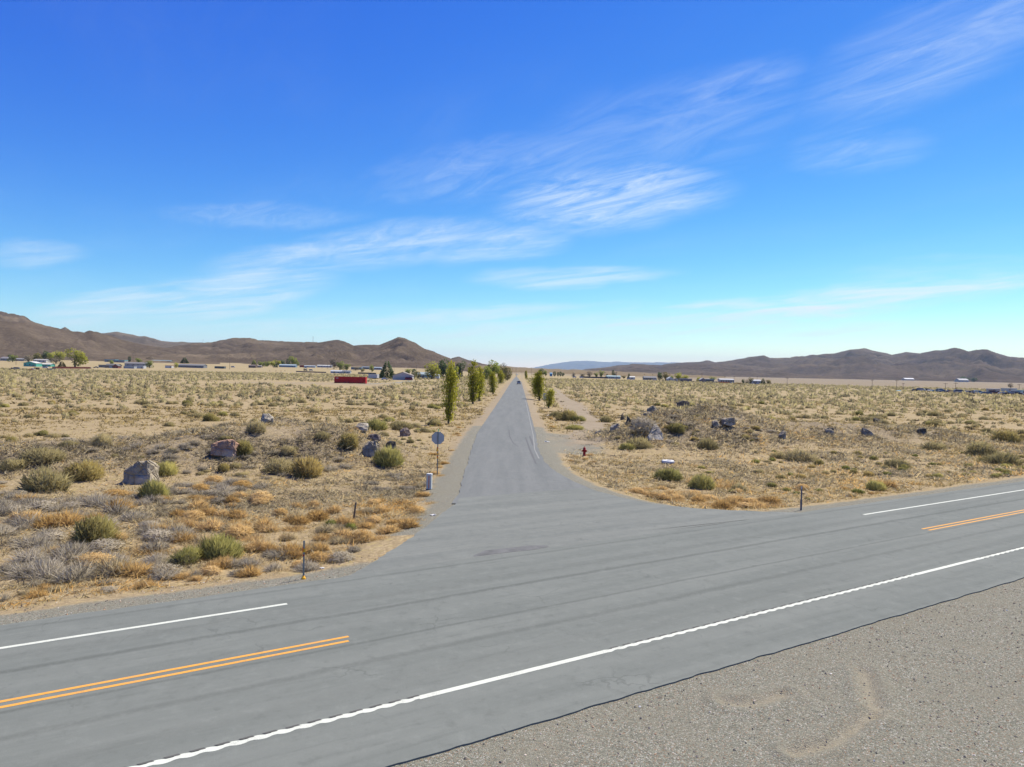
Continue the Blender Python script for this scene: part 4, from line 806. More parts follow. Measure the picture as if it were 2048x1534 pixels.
# loose stones on the gravel shoulders
def stones():
    r_ = np.random.default_rng(77); m = 26000; t = r_.uniform(-4, 32, m); s = np.r_[r_.uniform(S_NEAR + 0.1, -3.0, m * 3 // 4), r_.uniform(S_FAR - 2.4, S_FAR - 0.15, m - m * 3 // 4)]
    P = t[:, None] * HD + s[:, None] * HN; keep = (P[:, 1] > 6) & (road_dist(P[:, 0], P[:, 1]) > 0.1); P = P[keep]; pr_ = project(np.c_[P, np.zeros(len(P))]); v = (pr_[:, 0] > -20) & (pr_[:, 0] < 2070) & (pr_[:, 1] < 1560); P = P[v]
    n = len(P); sz = 0.006 + 0.026 * r_.random(n) ** 5; Z = ht(P[:, 0], P[:, 1])
    base = np.array([(1, 0, 0), (0, 1, 0), (-1, 0, 0), (0, -1, 0), (0, 0, 1), (0, 0, -1)], float)[None] * (0.6 + 0.8 * r_.random((n, 6, 1))); a = r_.uniform(0, 6.28, n); ca, sa = np.cos(a), np.sin(a)
    bx = base[..., 0] * ca[:, None] - base[..., 1] * sa[:, None]; by = base[..., 0] * sa[:, None] + base[..., 1] * ca[:, None]
    V = np.stack([bx, by, base[..., 2] * 0.7 + 0.25], -1) * sz[:, None, None] + np.c_[P, Z][:, None]
    f = np.array([(0, 1, 4), (1, 2, 4), (2, 3, 4), (3, 0, 4), (1, 0, 5), (2, 1, 5), (3, 2, 5), (0, 3, 5)]); Fc = (f[None] + 6 * np.arange(n)[:, None, None]).reshape(-1, 3)
    m_, nt, b = newmat('loose_stone'); at = N(nt, 'ShaderNodeAttribute', attribute_name='tint'); cr = N(nt, 'ShaderNodeValToRGB'); nt.links.new(at.outputs['Fac'], cr.inputs[0])
    el = cr.color_ramp.elements; el[0].color = (0.09, 0.085, 0.08, 1); el[1].color = (0.62, 0.60, 0.55, 1)
    for q, c in ((0.35, (0.22, 0.19, 0.15, 1)), (0.7, (0.33, 0.28, 0.22, 1)), (0.88, (0.40, 0.25, 0.15, 1))): e = el.new(q); e.color = c
    nt.links.new(cr.outputs[0], b.inputs['Base Color']); b.inputs['Roughness'].default_value = 0.9
    return tint_mesh('loose_stones', V.reshape(-1, 3), Fc, np.repeat(r_.random(n), 6), m_)
ob('loose_stones', stones(), kind='stuff', label='loose small stones on the gravel road shoulders', cat='gravel')
# ------------------------------------------------------------------ boulders
def rock_material(name, c0, c1, c2):
    m, nt, b = newmat(name); P = objco(nt); n1 = noise(nt, P, 1.6, 6, 0.65); n2 = noise(nt, P, 9, 5, 0.7); n3 = noise(nt, P, 0.8, 3)
    c = mixc(nt, mrange(nt, n1, 0.35, 0.65), c0, c1); c = mixc(nt, mrange(nt, n3, 0.5, 0.68, 0, 0.7), c, c2); c = mixc(nt, mrange(nt, n2, 0.5, 0.75, 0, 0.5), c, tuple(x * 0.5 for x in c0))
    nt.links.new(c, b.inputs['Base Color']); b.inputs['Roughness'].default_value = 0.92; vc = N(nt, 'ShaderNodeTexVoronoi', feature='DISTANCE_TO_EDGE', ins={'Scale': 2.2}); nt.links.new(P, vc.inputs['Vector']); bump(nt, b, mth(nt, 'ADD', mth(nt, 'ADD', n2, n1), mrange(nt, vc.outputs['Distance'], 0.0, 0.08, 0, 0.5)), 1.0, 0.14); return m
RK = {'grey': rock_material('rock_grey', (0.28, 0.24, 0.175), (0.44, 0.375, 0.275), (0.58, 0.49, 0.36)), 'dark': rock_material('rock_dark', (0.10, 0.087, 0.066), (0.185, 0.16, 0.12), (0.32, 0.275, 0.21)),
      'red': rock_material('rock_red', (0.36, 0.215, 0.145), (0.50, 0.325, 0.225), (0.62, 0.48, 0.36)), 'pale': rock_material('rock_pale', (0.36, 0.32, 0.25), (0.50, 0.445, 0.345), (0.66, 0.60, 0.48)),
      'brown': rock_material('rock_brown', (0.21, 0.165, 0.135), (0.32, 0.25, 0.21), (0.46, 0.385, 0.32))}
def boulder(x, yb, w, h, mat, label, seed, tilt=0.0, shape='block'):
    p = hit(x, yb); k = mpp(p); wd, hg = w * k * 1.02, h * k * 1.16; r_ = np.random.default_rng(seed)
    if shape == 'peak': pts = np.array([(-.5, -.4, 0), (.5, -.4, 0.05), (.5, .4, 0), (-.5, .4, 0), (-.5, -.35, .28), (.5, -.3, .38), (.42, .4, .4), (-.42, .35, .3), (.12, -.12, 1), (.18, .25, .95), (-.1, -.2, .82), (.32, -.2, .85)])
    elif shape == 'wedge': pts = np.array([(-.5, -.3, 0), (.5, -.3, 0), (.5, .3, 0), (-.5, .3, 0), (-.48, -.22, 1), (-.4, .25, .9), (-.3, -.28, .85), (.3, -.22, .3), (.48, .2, .16), (.1, -.3, .52)])
    elif shape == 'slab': pts = np.array([(-.5, -.4, .05), (.45, -.4, 0), (.5, .4, .05), (-.45, .4, 0), (-.46, -.36, .62), (.3, -.4, .98), (.46, -.2, .8), (.42, .4, .85), (-.4, .4, .75), (0, -.42, .9), (-.2, .1, 1)])
    else:
        d = unit(r_.normal(size=(16, 3))); pts = d * np.array([.5, .45, .55]) * (0.86 + 0.22 * r_.random((16, 1))) / np.max(np.abs(d) ** 1.0, axis=1, keepdims=True) ** 0.55 * 0.92; pts[:, 2] += .45
    pts = pts + r_.normal(size=pts.shape) * 0.02
    bm = bmesh.new(); vs = [bm.verts.new(q) for q in pts]; bmesh.ops.convex_hull(bm, input=vs)
    bmesh.ops.delete(bm, geom=[v for v in bm.verts if not v.link_faces], context='VERTS')
    bmesh.ops.bevel(bm, geom=list(bm.edges), offset=0.035, segments=1, affect='EDGES'); bmesh.ops.triangulate(bm, faces=bm.faces)
    bmesh.ops.subdivide_edges(bm, edges=[e for e in bm.edges if e.calc_length() > 0.2], cuts=2, use_grid_fill=True)
    co = np.array([v.co for v in bm.verts]); nz = fbm(co[:, 0] * 5 + seed, co[:, 1] * 5 + co[:, 2] * 3.3, 3) - 0.5; nz2 = fbm(co[:, 2] * 7 + seed, co[:, 0] * 6, 2) - 0.5
    bm.normal_update()
    for v, a, b_ in zip(bm.verts, nz, nz2): v.co += v.normal * float(a * 0.17 + b_ * 0.08)
    bmesh.ops.triangulate(bm, faces=bm.faces); me = bpy.data.meshes.new('boulder'); bm.to_mesh(me); bm.free()
    o = ob('boulder', me, RK[mat], loc=(p[0], p[1] + 0.25 * wd, float(ht(p[0], p[1] + 0.25 * wd)) - 0.19 * hg), label=label, cat='boulder', group='boulders on the mounds')
    o.scale = (wd, wd * 0.85, hg); o.rotation_euler = (-R(20 if shape == 'peak' else 14), R(tilt), R(r_.uniform(-15, 15))); return o
for a in (
    (273, 968, 58, 46, 'grey', 'large dark grey boulder half hidden by green shrubs at left', 1, 0, 'slab'),
    (443, 916, 50, 33, 'red', 'reddish brown boulder on the left mound', 2, 8, 'slab'),
    (528, 849, 30, 24, 'pale', 'pale rounded boulder on top of the left mound', 3, 12, 'block'),
    (722, 863, 32, 18, 'pale', 'jagged grey and white boulder beside a flat green shrub', 4, 0, 'block'),
    (746, 881, 24, 12, 'brown', 'half buried flat brown rock between the grey boulders', 5, 10, 'slab'),
    (740, 913, 32, 30, 'grey', 'upright blue grey boulder with a green shrub before it', 6, 0, 'slab'),
    (780, 896, 21, 14, 'dark', 'small dark slab boulder right of the upright blue grey one', 7, 10, 'slab'),
    (808, 873, 24, 21, 'brown', 'round brown boulder nearest the side road on the left', 8, 0, 'block'),
    (1246, 840, 17, 12, 'dark', 'dark brown boulder left of a pair on the right mound', 9, 0, 'block'),
    (1260, 847, 15, 15, 'dark', 'dark upright boulder right of the dark brown one', 10, 8, 'wedge'),
    (1296, 832, 18, 11, 'grey', 'blue grey boulder below the tilted slab on the right mound', 11, 0, 'block'),
    (1306, 824, 20, 12, 'grey', 'tilted slab boulder leaning on the right mound', 12, -14, 'slab'),
    (1367, 815, 25, 14, 'dark', 'black boulder on top of the right mound', 13, 0, 'slab'),
    (1233, 860, 22, 13, 'pale', 'light grey boulder low on the left end of the right mound', 14, -10, 'slab'),
    (1199, 868, 16, 7, 'pale', 'flat pale rock beside the dirt track', 15, 0, 'slab'),
    (1311, 881, 31, 32, 'pale', 'large pale pointed boulder in front of the right mound', 16, 0, 'peak'),
    (1433, 856, 20, 16, 'grey', 'grey boulder left of a pair on the right mound', 17, 0, 'block'),
    (1457, 856, 28, 17, 'grey', 'wide grey boulder right of a pair on the right mound', 18, 12, 'slab'),
    (1566, 878, 20, 19, 'grey', 'lone grey boulder at the right foot of the right mound', 19, 5, 'block'),
    (1661, 869, 21, 13, 'grey', 'speckled grey boulder on the right ridge', 20, 5, 'block'),
    (1664, 863, 14, 9, 'dark', 'dark rock just behind the speckled grey boulder', 21, 0, 'block'),
    (1740, 872, 26, 16, 'grey', 'wedge shaped boulder on the right ridge', 22, 0, 'wedge'),
    (1757, 845, 19, 10, 'dark', 'dark boulder behind the right ridge', 23, 0, 'block'),
    (1845, 868, 17, 11, 'dark', 'small dark boulder at the right end of the ridge', 24, 8, 'slab')): boulder(*a)

# ------------------------------------------------------------------ roadside furniture
M_STEEL = plain('galvanised_steel', (0.22, 0.235, 0.235), 0.5, 0.6, 0.15, 8); M_ALU = plain('sign_aluminium', (0.42, 0.43, 0.42), 0.55, 0.2, 0.08, 4)
M_RED = plain('sign_red', (0.5, 0.03, 0.03), 0.5); M_YELT = plain('yellow_reflector', (0.85, 0.42, 0.03), 0.4); M_ORT = plain('orange_red_reflector', (0.75, 0.12, 0.02), 0.4)
M_OFFW = plain('off_white_plastic', (0.52, 0.53, 0.49), 0.6, 0, 0.08); M_OR = plain('orange_strip', (0.62, 0.16, 0.05), 0.6); M_WPL = plain('white_paint_plain', (0.62, 0.62, 0.60), 0.5, 0, 0.06)
M_BLACK = plain('black_print', (0.02, 0.02, 0.022), 0.6); M_WOOD = plain('weathered_wood', (0.14, 0.11, 0.085), 0.9, 0, 0.25, 6); M_SIGNG = plain('sign_green', (0.03, 0.2, 0.09), 0.5)
def text(body, size, mat, parent, loc, rot, name='lettering', depth=0.004):
    c = bpy.data.curves.new(name, 'FONT'); c.body = body; c.size = size; c.align_x = 'CENTER'; c.align_y = 'CENTER'; c.extrude = depth / 2; c.resolution_u = 3
    t = bpy.data.objects.new(name, c); COL.objects.link(t); dg = bpy.context.evaluated_depsgraph_get(); me = bpy.data.meshes.new_from_object(t.evaluated_get(dg)); bpy.data.objects.remove(t)
    me.materials.clear(); o = ob(name, me, mat, parent, loc); o.rotation_euler = rot; return o
def stop_sign():
    p = hit(874.5, 950); r = empty('stop_sign', tuple(p), R(4), label='back of an octagonal stop sign on a steel post at the junction', cat='road sign')
    pole = MB()
    pole.box(-0.035, 0.035, -0.03, -0.012, -0.3, 2.95).box(-0.035, -0.02, -0.05, -0.03, -0.3, 2.95).box(0.02, 0.035, -0.05, -0.03, -0.3, 2.95); pole.build('pole', M_STEEL, r)
    R8 = 0.455; pl = [(R8 * math.cos(R(22.5 + 45 * k)), 2.52 + R8 * math.sin(R(22.5 + 45 * k))) for k in range(8)]
    MB().extrude(pl, 'y', -0.010, -0.006).build('sign_back', M_ALU, r); MB().extrude([(u * 0.985, 2.52 + (v - 2.52) * 0.985) for u, v in pl], 'y', -0.0055, -0.002).build('sign_face', M_RED, r)
    MB().box(-0.30, 0.30, -0.028, -0.022, 2.97, 3.13).build('street_name_blade', M_SIGNG, r, rz=R(86))
    for z, m_, w in ((1.86, M_ORT, .06), (1.76, M_YELT, .09), (1.66, M_YELT, .11), (1.42, M_YELT, .06), (1.25, M_ORT, .055), (1.17, M_YELT, .06)): MB().box(-w, 0.04, -0.058, -0.051, z - 0.045, z + 0.045).build('reflector_tape', m_, r)
    for z in (2.3, 2.75): MB().tube([(0, -0.065, z), (0, -0.045, z)], 0.016, 6).build('bolt', M_STEEL, r)
stop_sign()
def pedestal():
    p = hit(858.5, 979); r = empty('utility_pedestal', tuple(p), R(-12), label='pale utility pedestal with an orange stripe below the stop sign', cat='utility box')
    MB().box(-0.15, 0.15, -0.12, 0.12, -0.2, 0.86).build('body', M_OFFW, r, bevel=0.012); MB().box(-0.165, 0.165, -0.135, 0.135, 0.862, 0.95).build('cap', M_WPL, r, bevel=0.02)
    MB().box(-0.015, 0.035, -0.128, -0.121, 0.08, 0.84).build('stripe', M_OR, r); MB().box(-0.17, 0.17, -0.14, 0.14, -0.2, 0.05).build('base', M_STEEL, r)
pedestal()
def reflector_post():
    p = hit(607, 1158); r = empty('reflector_post', tuple(p), R(8), label='thin grey reflector post with orange tag at the left gravel shoulder', cat='marker post')
    MB().box(-0.028, 0.028, -0.012, 0.012, -0.3, 1.28).build('post', M_STEEL, r); MB().box(-0.05, 0.05, -0.02, -0.013, 0.90, 1.02).build('reflector', M_YELT, r); MB().box(-0.05, -0.012, -0.026, -0.021, 0.93, 1.06).build('tag', M_ORT, r); MB().box(-0.03, 0.01, -0.019, -0.013, 0.76, 0.82).build('tag', M_RED, r)
    MB().lathe([(0.0, 0.0), (0.075, 0.0), (0.07, 0.05), (0.04, 0.09), (0.03, 0.12)], n=10).build('base', M_YELT, r)
reflector_post()
def stake():
    p = hit(707, 1042); r = empty('leaning_stake', tuple(p), R(0), label='dark wooden stake leaning among the tumbleweeds', cat='stake'); r.rotation_euler = (R(4), R(7), 0)
    MB().box(-0.04, 0.04, -0.03, 0.03, -0.3, 0.92).build('stake', M_WOOD, r, bevel=0.006); MB().box(-0.043, 0.043, -0.033, 0.033, 0.75, 0.80).build('wire_wrap', M_STEEL, r)
stake()
def marker_post():
    p = hit(1602, 1020.5); r = empty('marker_post', tuple(p), R(10), label='brown grey marker post with white top at the right gravel shoulder', cat='marker post')
    MB().extrude([(-0.045, 0.0), (0.045, 0.0), (0.05, 0.02), (-0.05, 0.02)], 'x', 0, 0.001)
    m = MB(); m.box(-0.05, 0.05, -0.012, 0.012, -0.3, 0.55).box(-0.035, 0.04, -0.0125, 0.0125, 0.55, 1.28); m.build('post', plain('post_brown', (0.13, 0.125, 0.14), 0.8), r)
    MB().box(-0.035, 0.004, -0.02, -0.0135, 1.12, 1.27).build('reflector', M_WPL, r)
marker_post()
def hydrant():
    p = hit(1168.5, 912); r = empty('fire_hydrant', tuple(p), R(20), label='dark red fire hydrant in orange dry grass right of the side road', cat='hydrant'); m_ = plain('hydrant_red', (0.28, 0.012, 0.014), 0.5, 0, 0.2, 6)
    MB().lathe([(0.0, -0.1), (0.17, -0.1), (0.17, 0.04), (0.115, 0.06), (0.11, 0.5), (0.15, 0.51), (0.15, 0.56), (0.125, 0.57), (0.12, 0.66), (0.09, 0.74), (0.04, 0.79), (0.0, 0.80)], n=16).build('barrel', m_, r, smooth=True)
    MB().lathe([(0.0, 0.79), (0.03, 0.79), (0.03, 0.85), (0, 0.85)], n=5).build('top_nut', m_, r)
    for a, rr_ in ((0, 0.06), (math.pi, 0.06), (-math.pi / 2, 0.085)):
        c, s = math.cos(a), math.sin(a); MB().tube([(0.1 * c, 0.1 * s, 0.45), (0.19 * c, 0.19 * s, 0.45), (0.195 * c, 0.195 * s, 0.45), (0.235 * c, 0.235 * s, 0.45)], [rr_, rr_, rr_ * 1.25, rr_ * 1.25], 10).build('outlet_cap', m_, r)
    MB().lathe([(0.17, 0.0), (0.2, 0.0), (0.2, 0.03), (0.17, 0.03)], n=16).build('flange', m_, r)
hydrant()
def tyre():
    p = hit(1338, 928); r = empty('painted_tyre', (p[0], p[1] + 0.4, p[2] - 0.02), 0, label='white painted truck tyre lying flat on the right verge', cat='tyre')
    MB().lathe([(0.27, 0.04), (0.30, 0.0), (0.46, 0.0), (0.51, 0.05), (0.52, 0.14), (0.51, 0.23), (0.46, 0.28), (0.36, 0.29), (0.29, 0.26), (0.27, 0.22), (0.27, 0.04)], n=32).build('tyre', M_WPL, r, smooth=True)
    t = MB()
    for k in range(32):
        a = 2 * math.pi * k / 32; c, s = math.cos(a), math.sin(a); t.tube([(0.52 * c, 0.52 * s, 0.05), (0.523 * math.cos(a + .06), 0.523 * math.sin(a + .06), 0.23)], 0.012, 4)
    t.build('tread', plain('tread_grey', (0.42, 0.42, 0.42), 0.8), r); tag(r.children[-1], kind='stuff'); MB().lathe([(0.27, 0.03), (0.0, 0.03)], n=24).build('soil_fill', plain('soil', (0.3, 0.23, 0.15), 0.95), r)
tyre()
def speed_sign():
    p = hit(1089, 815); r = empty('speed_sign', tuple(p), R(3), label='white speed limit sign 25 before the small poplar', cat='road sign')
    MB().box(-0.03, 0.03, 0.0, 0.03, -0.3, 2.95).build('pole', M_STEEL, r); MB().box(-0.34, 0.34, -0.012, -0.004, 2.10, 2.92).build('plate', M_WPL, r); MB().box(-0.25, 0.25, -0.014, -0.005, 1.62, 2.06).build('lower_plate', plain('pale_green_plate', (0.45, 0.55, 0.50), 0.5), r)
    text('SPEED\nLIMIT', 0.17, M_BLACK, r, (0, -0.017, 2.70), (R(90), 0, 0)); text('25', 0.42, M_BLACK, r, (0, -0.017, 2.32), (R(90), 0, 0), 'number')
speed_sign()
M_LIT = plain('litter_white', (0.6, 0.6, 0.58), 0.6)
def litter(x, y, w, label, seed, mat=M_LIT):
    p = hit(x, y); r_ = np.random.default_rng(seed); k = w * mpp(p); n = 7; g = np.linspace(-.5, .5, n); X, Y = np.meshgrid(g, g); Z = (fbm(X * 4 + seed, Y * 4, 3) - 0.35) * 0.7 * np.exp(-(X ** 2 + Y ** 2) * 2); X = X + r_.normal(0, .06, X.shape); Y = Y * 0.6 + r_.normal(0, .06, X.shape)
    idx = np.arange(n * n).reshape(n, n); Fq = np.stack([idx[:-1, :-1], idx[:-1, 1:], idx[1:, 1:], idx[1:, :-1]], -1).reshape(-1, 4)
    V = np.stack([X, Y, np.maximum(Z, 0) + 0.02], -1).reshape(-1, 3); V2 = V - np.array([0, 0, 0.012]); rim = []
    me = npmesh('litter', np.r_[V, V2], np.r_[Fq, Fq[:, ::-1] + n * n]); o = ob('litter', me, mat, loc=(p[0], p[1], p[2] + 0.01), label=label, cat='litter'); o.scale = (k, k, k); return o
for a in ((143, 1141, 30, 'crumpled white plastic sheet in the dead brush at the lower left', 1), (866, 1031, 11, 'white plastic bag at the left junction corner', 2), (738, 1080, 7, 'scrap of white paper at the gravel edge below the green weeds', 3), (548, 1109, 5, 'tiny white scrap left of the reflector post', 4), (1094, 884, 9, 'white scrap on the gravel pull-out', 5),
          (1095, 831, 6, 'white scrap in dry grass below the speed sign', 6), (858, 965, 5, 'tiny white scrap left of the utility pedestal', 7), (1139, 936, 4, 'tiny white scrap below the hydrant', 8), (1996, 935, 5, 'tiny white scrap on the right slope', 9), (644, 1137, 10, 'pale blue strip of litter on the left gravel', 10)): litter(*a)

# ------------------------------------------------------------------ trees
M_BARK = plain('bark', (0.12, 0.09, 0.065), 0.95, 0, 0.25, 5)
M_POP = foliage('poplar_leaf', (0.155, 0.165, 0.02), (0.47, 0.45, 0.055), 0.3, 0.55, (0.36, 0.31, 0.05))
LEAF = {'green': foliage('tree_leaf_green', (0.10, 0.14, 0.028), (0.30, 0.35, 0.075), 0.5, 0.45, (0.22, 0.22, 0.06)), 'dark': foliage('tree_leaf_dark', (0.03, 0.058, 0.022), (0.115, 0.165, 0.058), 0.4, 0.3, (0.05, 0.08, 0.05)),
        'lime': foliage('tree_leaf_lime', (0.20, 0.21, 0.03), (0.46, 0.45, 0.085), 0.3, 0.5, (0.22, 0.25, 0.05)), 'bare': foliage('tree_twig_bare', (0.12, 0.10, 0.075), (0.22, 0.185, 0.14), 0.5, 0.1, (0.2, 0.19, 0.12)), 'olive': foliage('tree_leaf_olive', (0.105, 0.095, 0.03), (0.24, 0.20, 0.07), 0.5, 0.3, (0.17, 0.17, 0.06))}
def poplar_meshes(seed, n=2600, stems=9, stubby=0.0):
    """unit height 1, columnar: several ascending limbs with leaves along them"""
    r_ = np.random.default_rng(seed); tr = MB(); tr.tube([(0, 0, -0.03), (0.01, 0, 0.07), (0.005, 0.01, 0.14), (0, 0, 0.5), (0.01, 0, 0.86)], [0.030, 0.026, 0.021, 0.011, 0.002], 7)
    P = []; D = []
    for k in range(stems):
        a = r_.uniform(0, 6.28); o_ = r_.uniform(0.03, 0.11); z0 = r_.uniform(0.03, 0.12); top = r_.uniform(0.62, 1.0) if k else 1.0; m1 = np.array([o_ * math.cos(a), o_ * math.sin(a), z0 + 0.2 + 0.1 * r_.random()]); e = np.array([o_ * 1.15 * math.cos(a + .3), o_ * 1.15 * math.sin(a + .3), top])
        pts = np.array([(0, 0, z0), m1, m1 * 0.45 + e * 0.55, e]); tr.tube([tuple(q) for q in pts], [0.012, 0.008, 0.005, 0.001], 5); nn = n // stems; t = r_.random(nn) ** 0.75 * 3; i = np.minimum(t.astype(int), 2); f = (t - i)[:, None]
        c = pts[i] * (1 - f) + pts[i + 1] * f; sp = 0.034 + 0.036 * np.sin(np.clip(c[:, 2], 0, 1) * math.pi); q = c + r_.normal(size=(nn, 3)) * np.c_[sp, sp, sp * 0.8]
        dens = fbm(q[:, 0] * 14 + seed, q[:, 2] * 9 + k * 3, 2); ok = (dens > 0.50 - 0.12 * r_.random(nn)) & (q[:, 2] > 0.07); P.append(q[ok]); D.append(unit(r_.normal(size=(ok.sum(), 3)) * 0.6 + np.array([0, 0, 0.8])))
    P = np.concatenate(P); D = np.concatenate(D); V, Fc = leaf_quads(P, D, 0.034 * (0.6 + 0.8 * r_.random(len(P))), 0.024 * (0.6 + 0.8 * r_.random(len(P))), r_, unit(P * np.array([1, 1, 0]) + np.array([0, 0, .02])))
    t = np.clip(fbm(P[:, 0] * 9 + 4, P[:, 2] * 7 + seed, 2) * 0.8 + 0.35 * r_.random(len(P)), 0, 1)
    return tr.mesh('trunk'), tint_mesh('crown', V, Fc, np.repeat(t, 4), M_POP, soft(unit(P * np.array([1, 1, 0]) + np.array([0, 0, .02])), V, 4, .4))
def crown_meshes(kind, col, seed, n):
    r_ = np.random.default_rng(seed); tr = MB(); tr.tube([(0, 0, -0.04), (0, 0, 0.2), (0.02, 0, 0.55)], [0.045, 0.035, 0.008], 6)
    for k in range(4): a = k * 1.6 + seed; tr.tube([(0, 0, 0.16 + .03 * k), (0.16 * math.cos(a), 0.16 * math.sin(a), 0.42), (0.26 * math.cos(a), 0.26 * math.sin(a), 0.66)], [0.02, 0.012, 0.003], 5)
    d = unit(r_.normal(size=(n, 3)))
    if kind == 'cone': z = 1 - np.sqrt(r_.random(n)); z = 0.06 + 0.94 * z; rad = 0.5 * (1.03 - z) ** 0.85 * (0.55 + 0.5 * r_.random(n)) * (0.85 + 0.3 * fbm(z * 12, d[:, 0] * 2, 2)); a = r_.uniform(0, 6.28, n); P = np.c_[rad * np.cos(a), rad * np.sin(a), z]; D = unit(np.c_[np.cos(a), np.sin(a), r_.normal(0.1, 0.4, n)])
    elif kind == 'column': z = 0.08 + 0.9 * r_.random(n); rad = 0.5 * np.sin(np.clip(z, 0.05, 1) * math.pi * 0.93) ** 0.6 * (0.4 + 0.6 * r_.random(n) ** .5) * (0.75 + 0.5 * fbm(z * 7 + seed, d[:, 0] * 2, 2)); a = r_.uniform(0, 6.28, n); P = np.c_[rad * np.cos(a), rad * np.sin(a), z]; D = unit(d * 0.5 + np.array([0, 0, 0.8]))
    else:
        lob = np.c_[r_.uniform(-.27, .27, (9, 2)), np.linspace(0.26, 0.82, 9)]; w = r_.integers(9, size=n); rad = (0.12 + 0.12 * r_.random(9))[w] * (0.5 + 0.5 * r_.random(n) ** .4); P = lob[w] + d * rad[:, None]; D = unit(d + r_.normal(size=(n, 3)) * .5)
    sz = {'bare': 0.6}.get(col, 1.0); k = (700 / min(n, 1100)) ** 0.5
    V, Fc = leaf_quads(P, D, 0.095 * k * (0.5 + r_.random(n)), 0.06 * k * sz * (0.5 + r_.random(n)), r_, unit(P - np.array([0, 0, .5]))); t = np.clip(fbm(P[:, 0] * 5 + 2, P[:, 2] * 5 + seed, 2) * 0.8 + 0.35 * r_.random(n), 0, 1)
    return tr.mesh('trunk'), tint_mesh('crown', V, Fc, np.repeat(t, 4), LEAF[col], soft(unit(P - np.array([0, 0, .5])), V, 4, .5))
TREE_CACHE = {}
def tree(name, meshes, p, h, w, label, group=None, lean=0.0):
    r = empty(name, (p[0], p[1], p[2] - 0.02 * h), rng.uniform(0, 6.28), label=label, cat='tree', group=group); r.scale = (w, w, h)
    ob('trunk', meshes[0], M_BARK, r); ob('crown', meshes[1], None, r); r.rotation_euler[1] = R(lean); return r
POPS = [poplar_meshes(s, 4600) for s in (1, 2, 3)]
for i, (x, yb, yt, w, lb, ln) in enumerate((
    (897, 849, 722, 44, 'nearest poplar left of the side road, tall with gaps in its leaves', -2), (945, 808, 722, 40, 'second poplar left of the side road with a forked bushy base', -1), (958, 802, 733, 30, 'darker poplar close behind the second one on the left', 0),
    (986, 788, 742, 26, 'third poplar along the left side of the side road', 0), (1000, 768, 741, 20, 'smaller olive poplar behind the third one on the left', 0), (1079, 801, 742, 46, 'broad dark poplar right of the side road', 0), (1097, 816, 774, 28, 'short poplar beside the speed sign', 2), (1070, 790, 747, 26, 'poplar half hidden left of the broad dark one', -2), (1053, 759, 741, 10, 'far small poplar right of the side road', 3))):
    p = hit(x, yb); k = mpp(p); tree('poplar_tree', POPS[i % 3], p, (yb - yt) * k, (yb - yt) * k * min(1.4, w / (yb - yt) / 0.52), lb, 'poplars along the side road', ln)
def vtree(kind, col, x, yb, yt, w, label):
    key = (kind, col, int(rng.integers(3)))
    if key not in TREE_CACHE: TREE_CACHE[key] = crown_meshes(kind, col, 7 * key[2] + len(kind) + len(col), 1900 if kind == 'cone' else 1100)
    w = w * 1.3; p = hit(x, yb); k = mpp(p); nm = {'cone': 'conifer_tree', 'column': 'columnar_tree', 'round': 'leafy_tree'}[kind]; nm = 'bare_tree' if col == 'bare' else nm
    tree(nm, TREE_CACHE[key], p, (yb - yt) * k, w * k, label, 'trees around the houses')
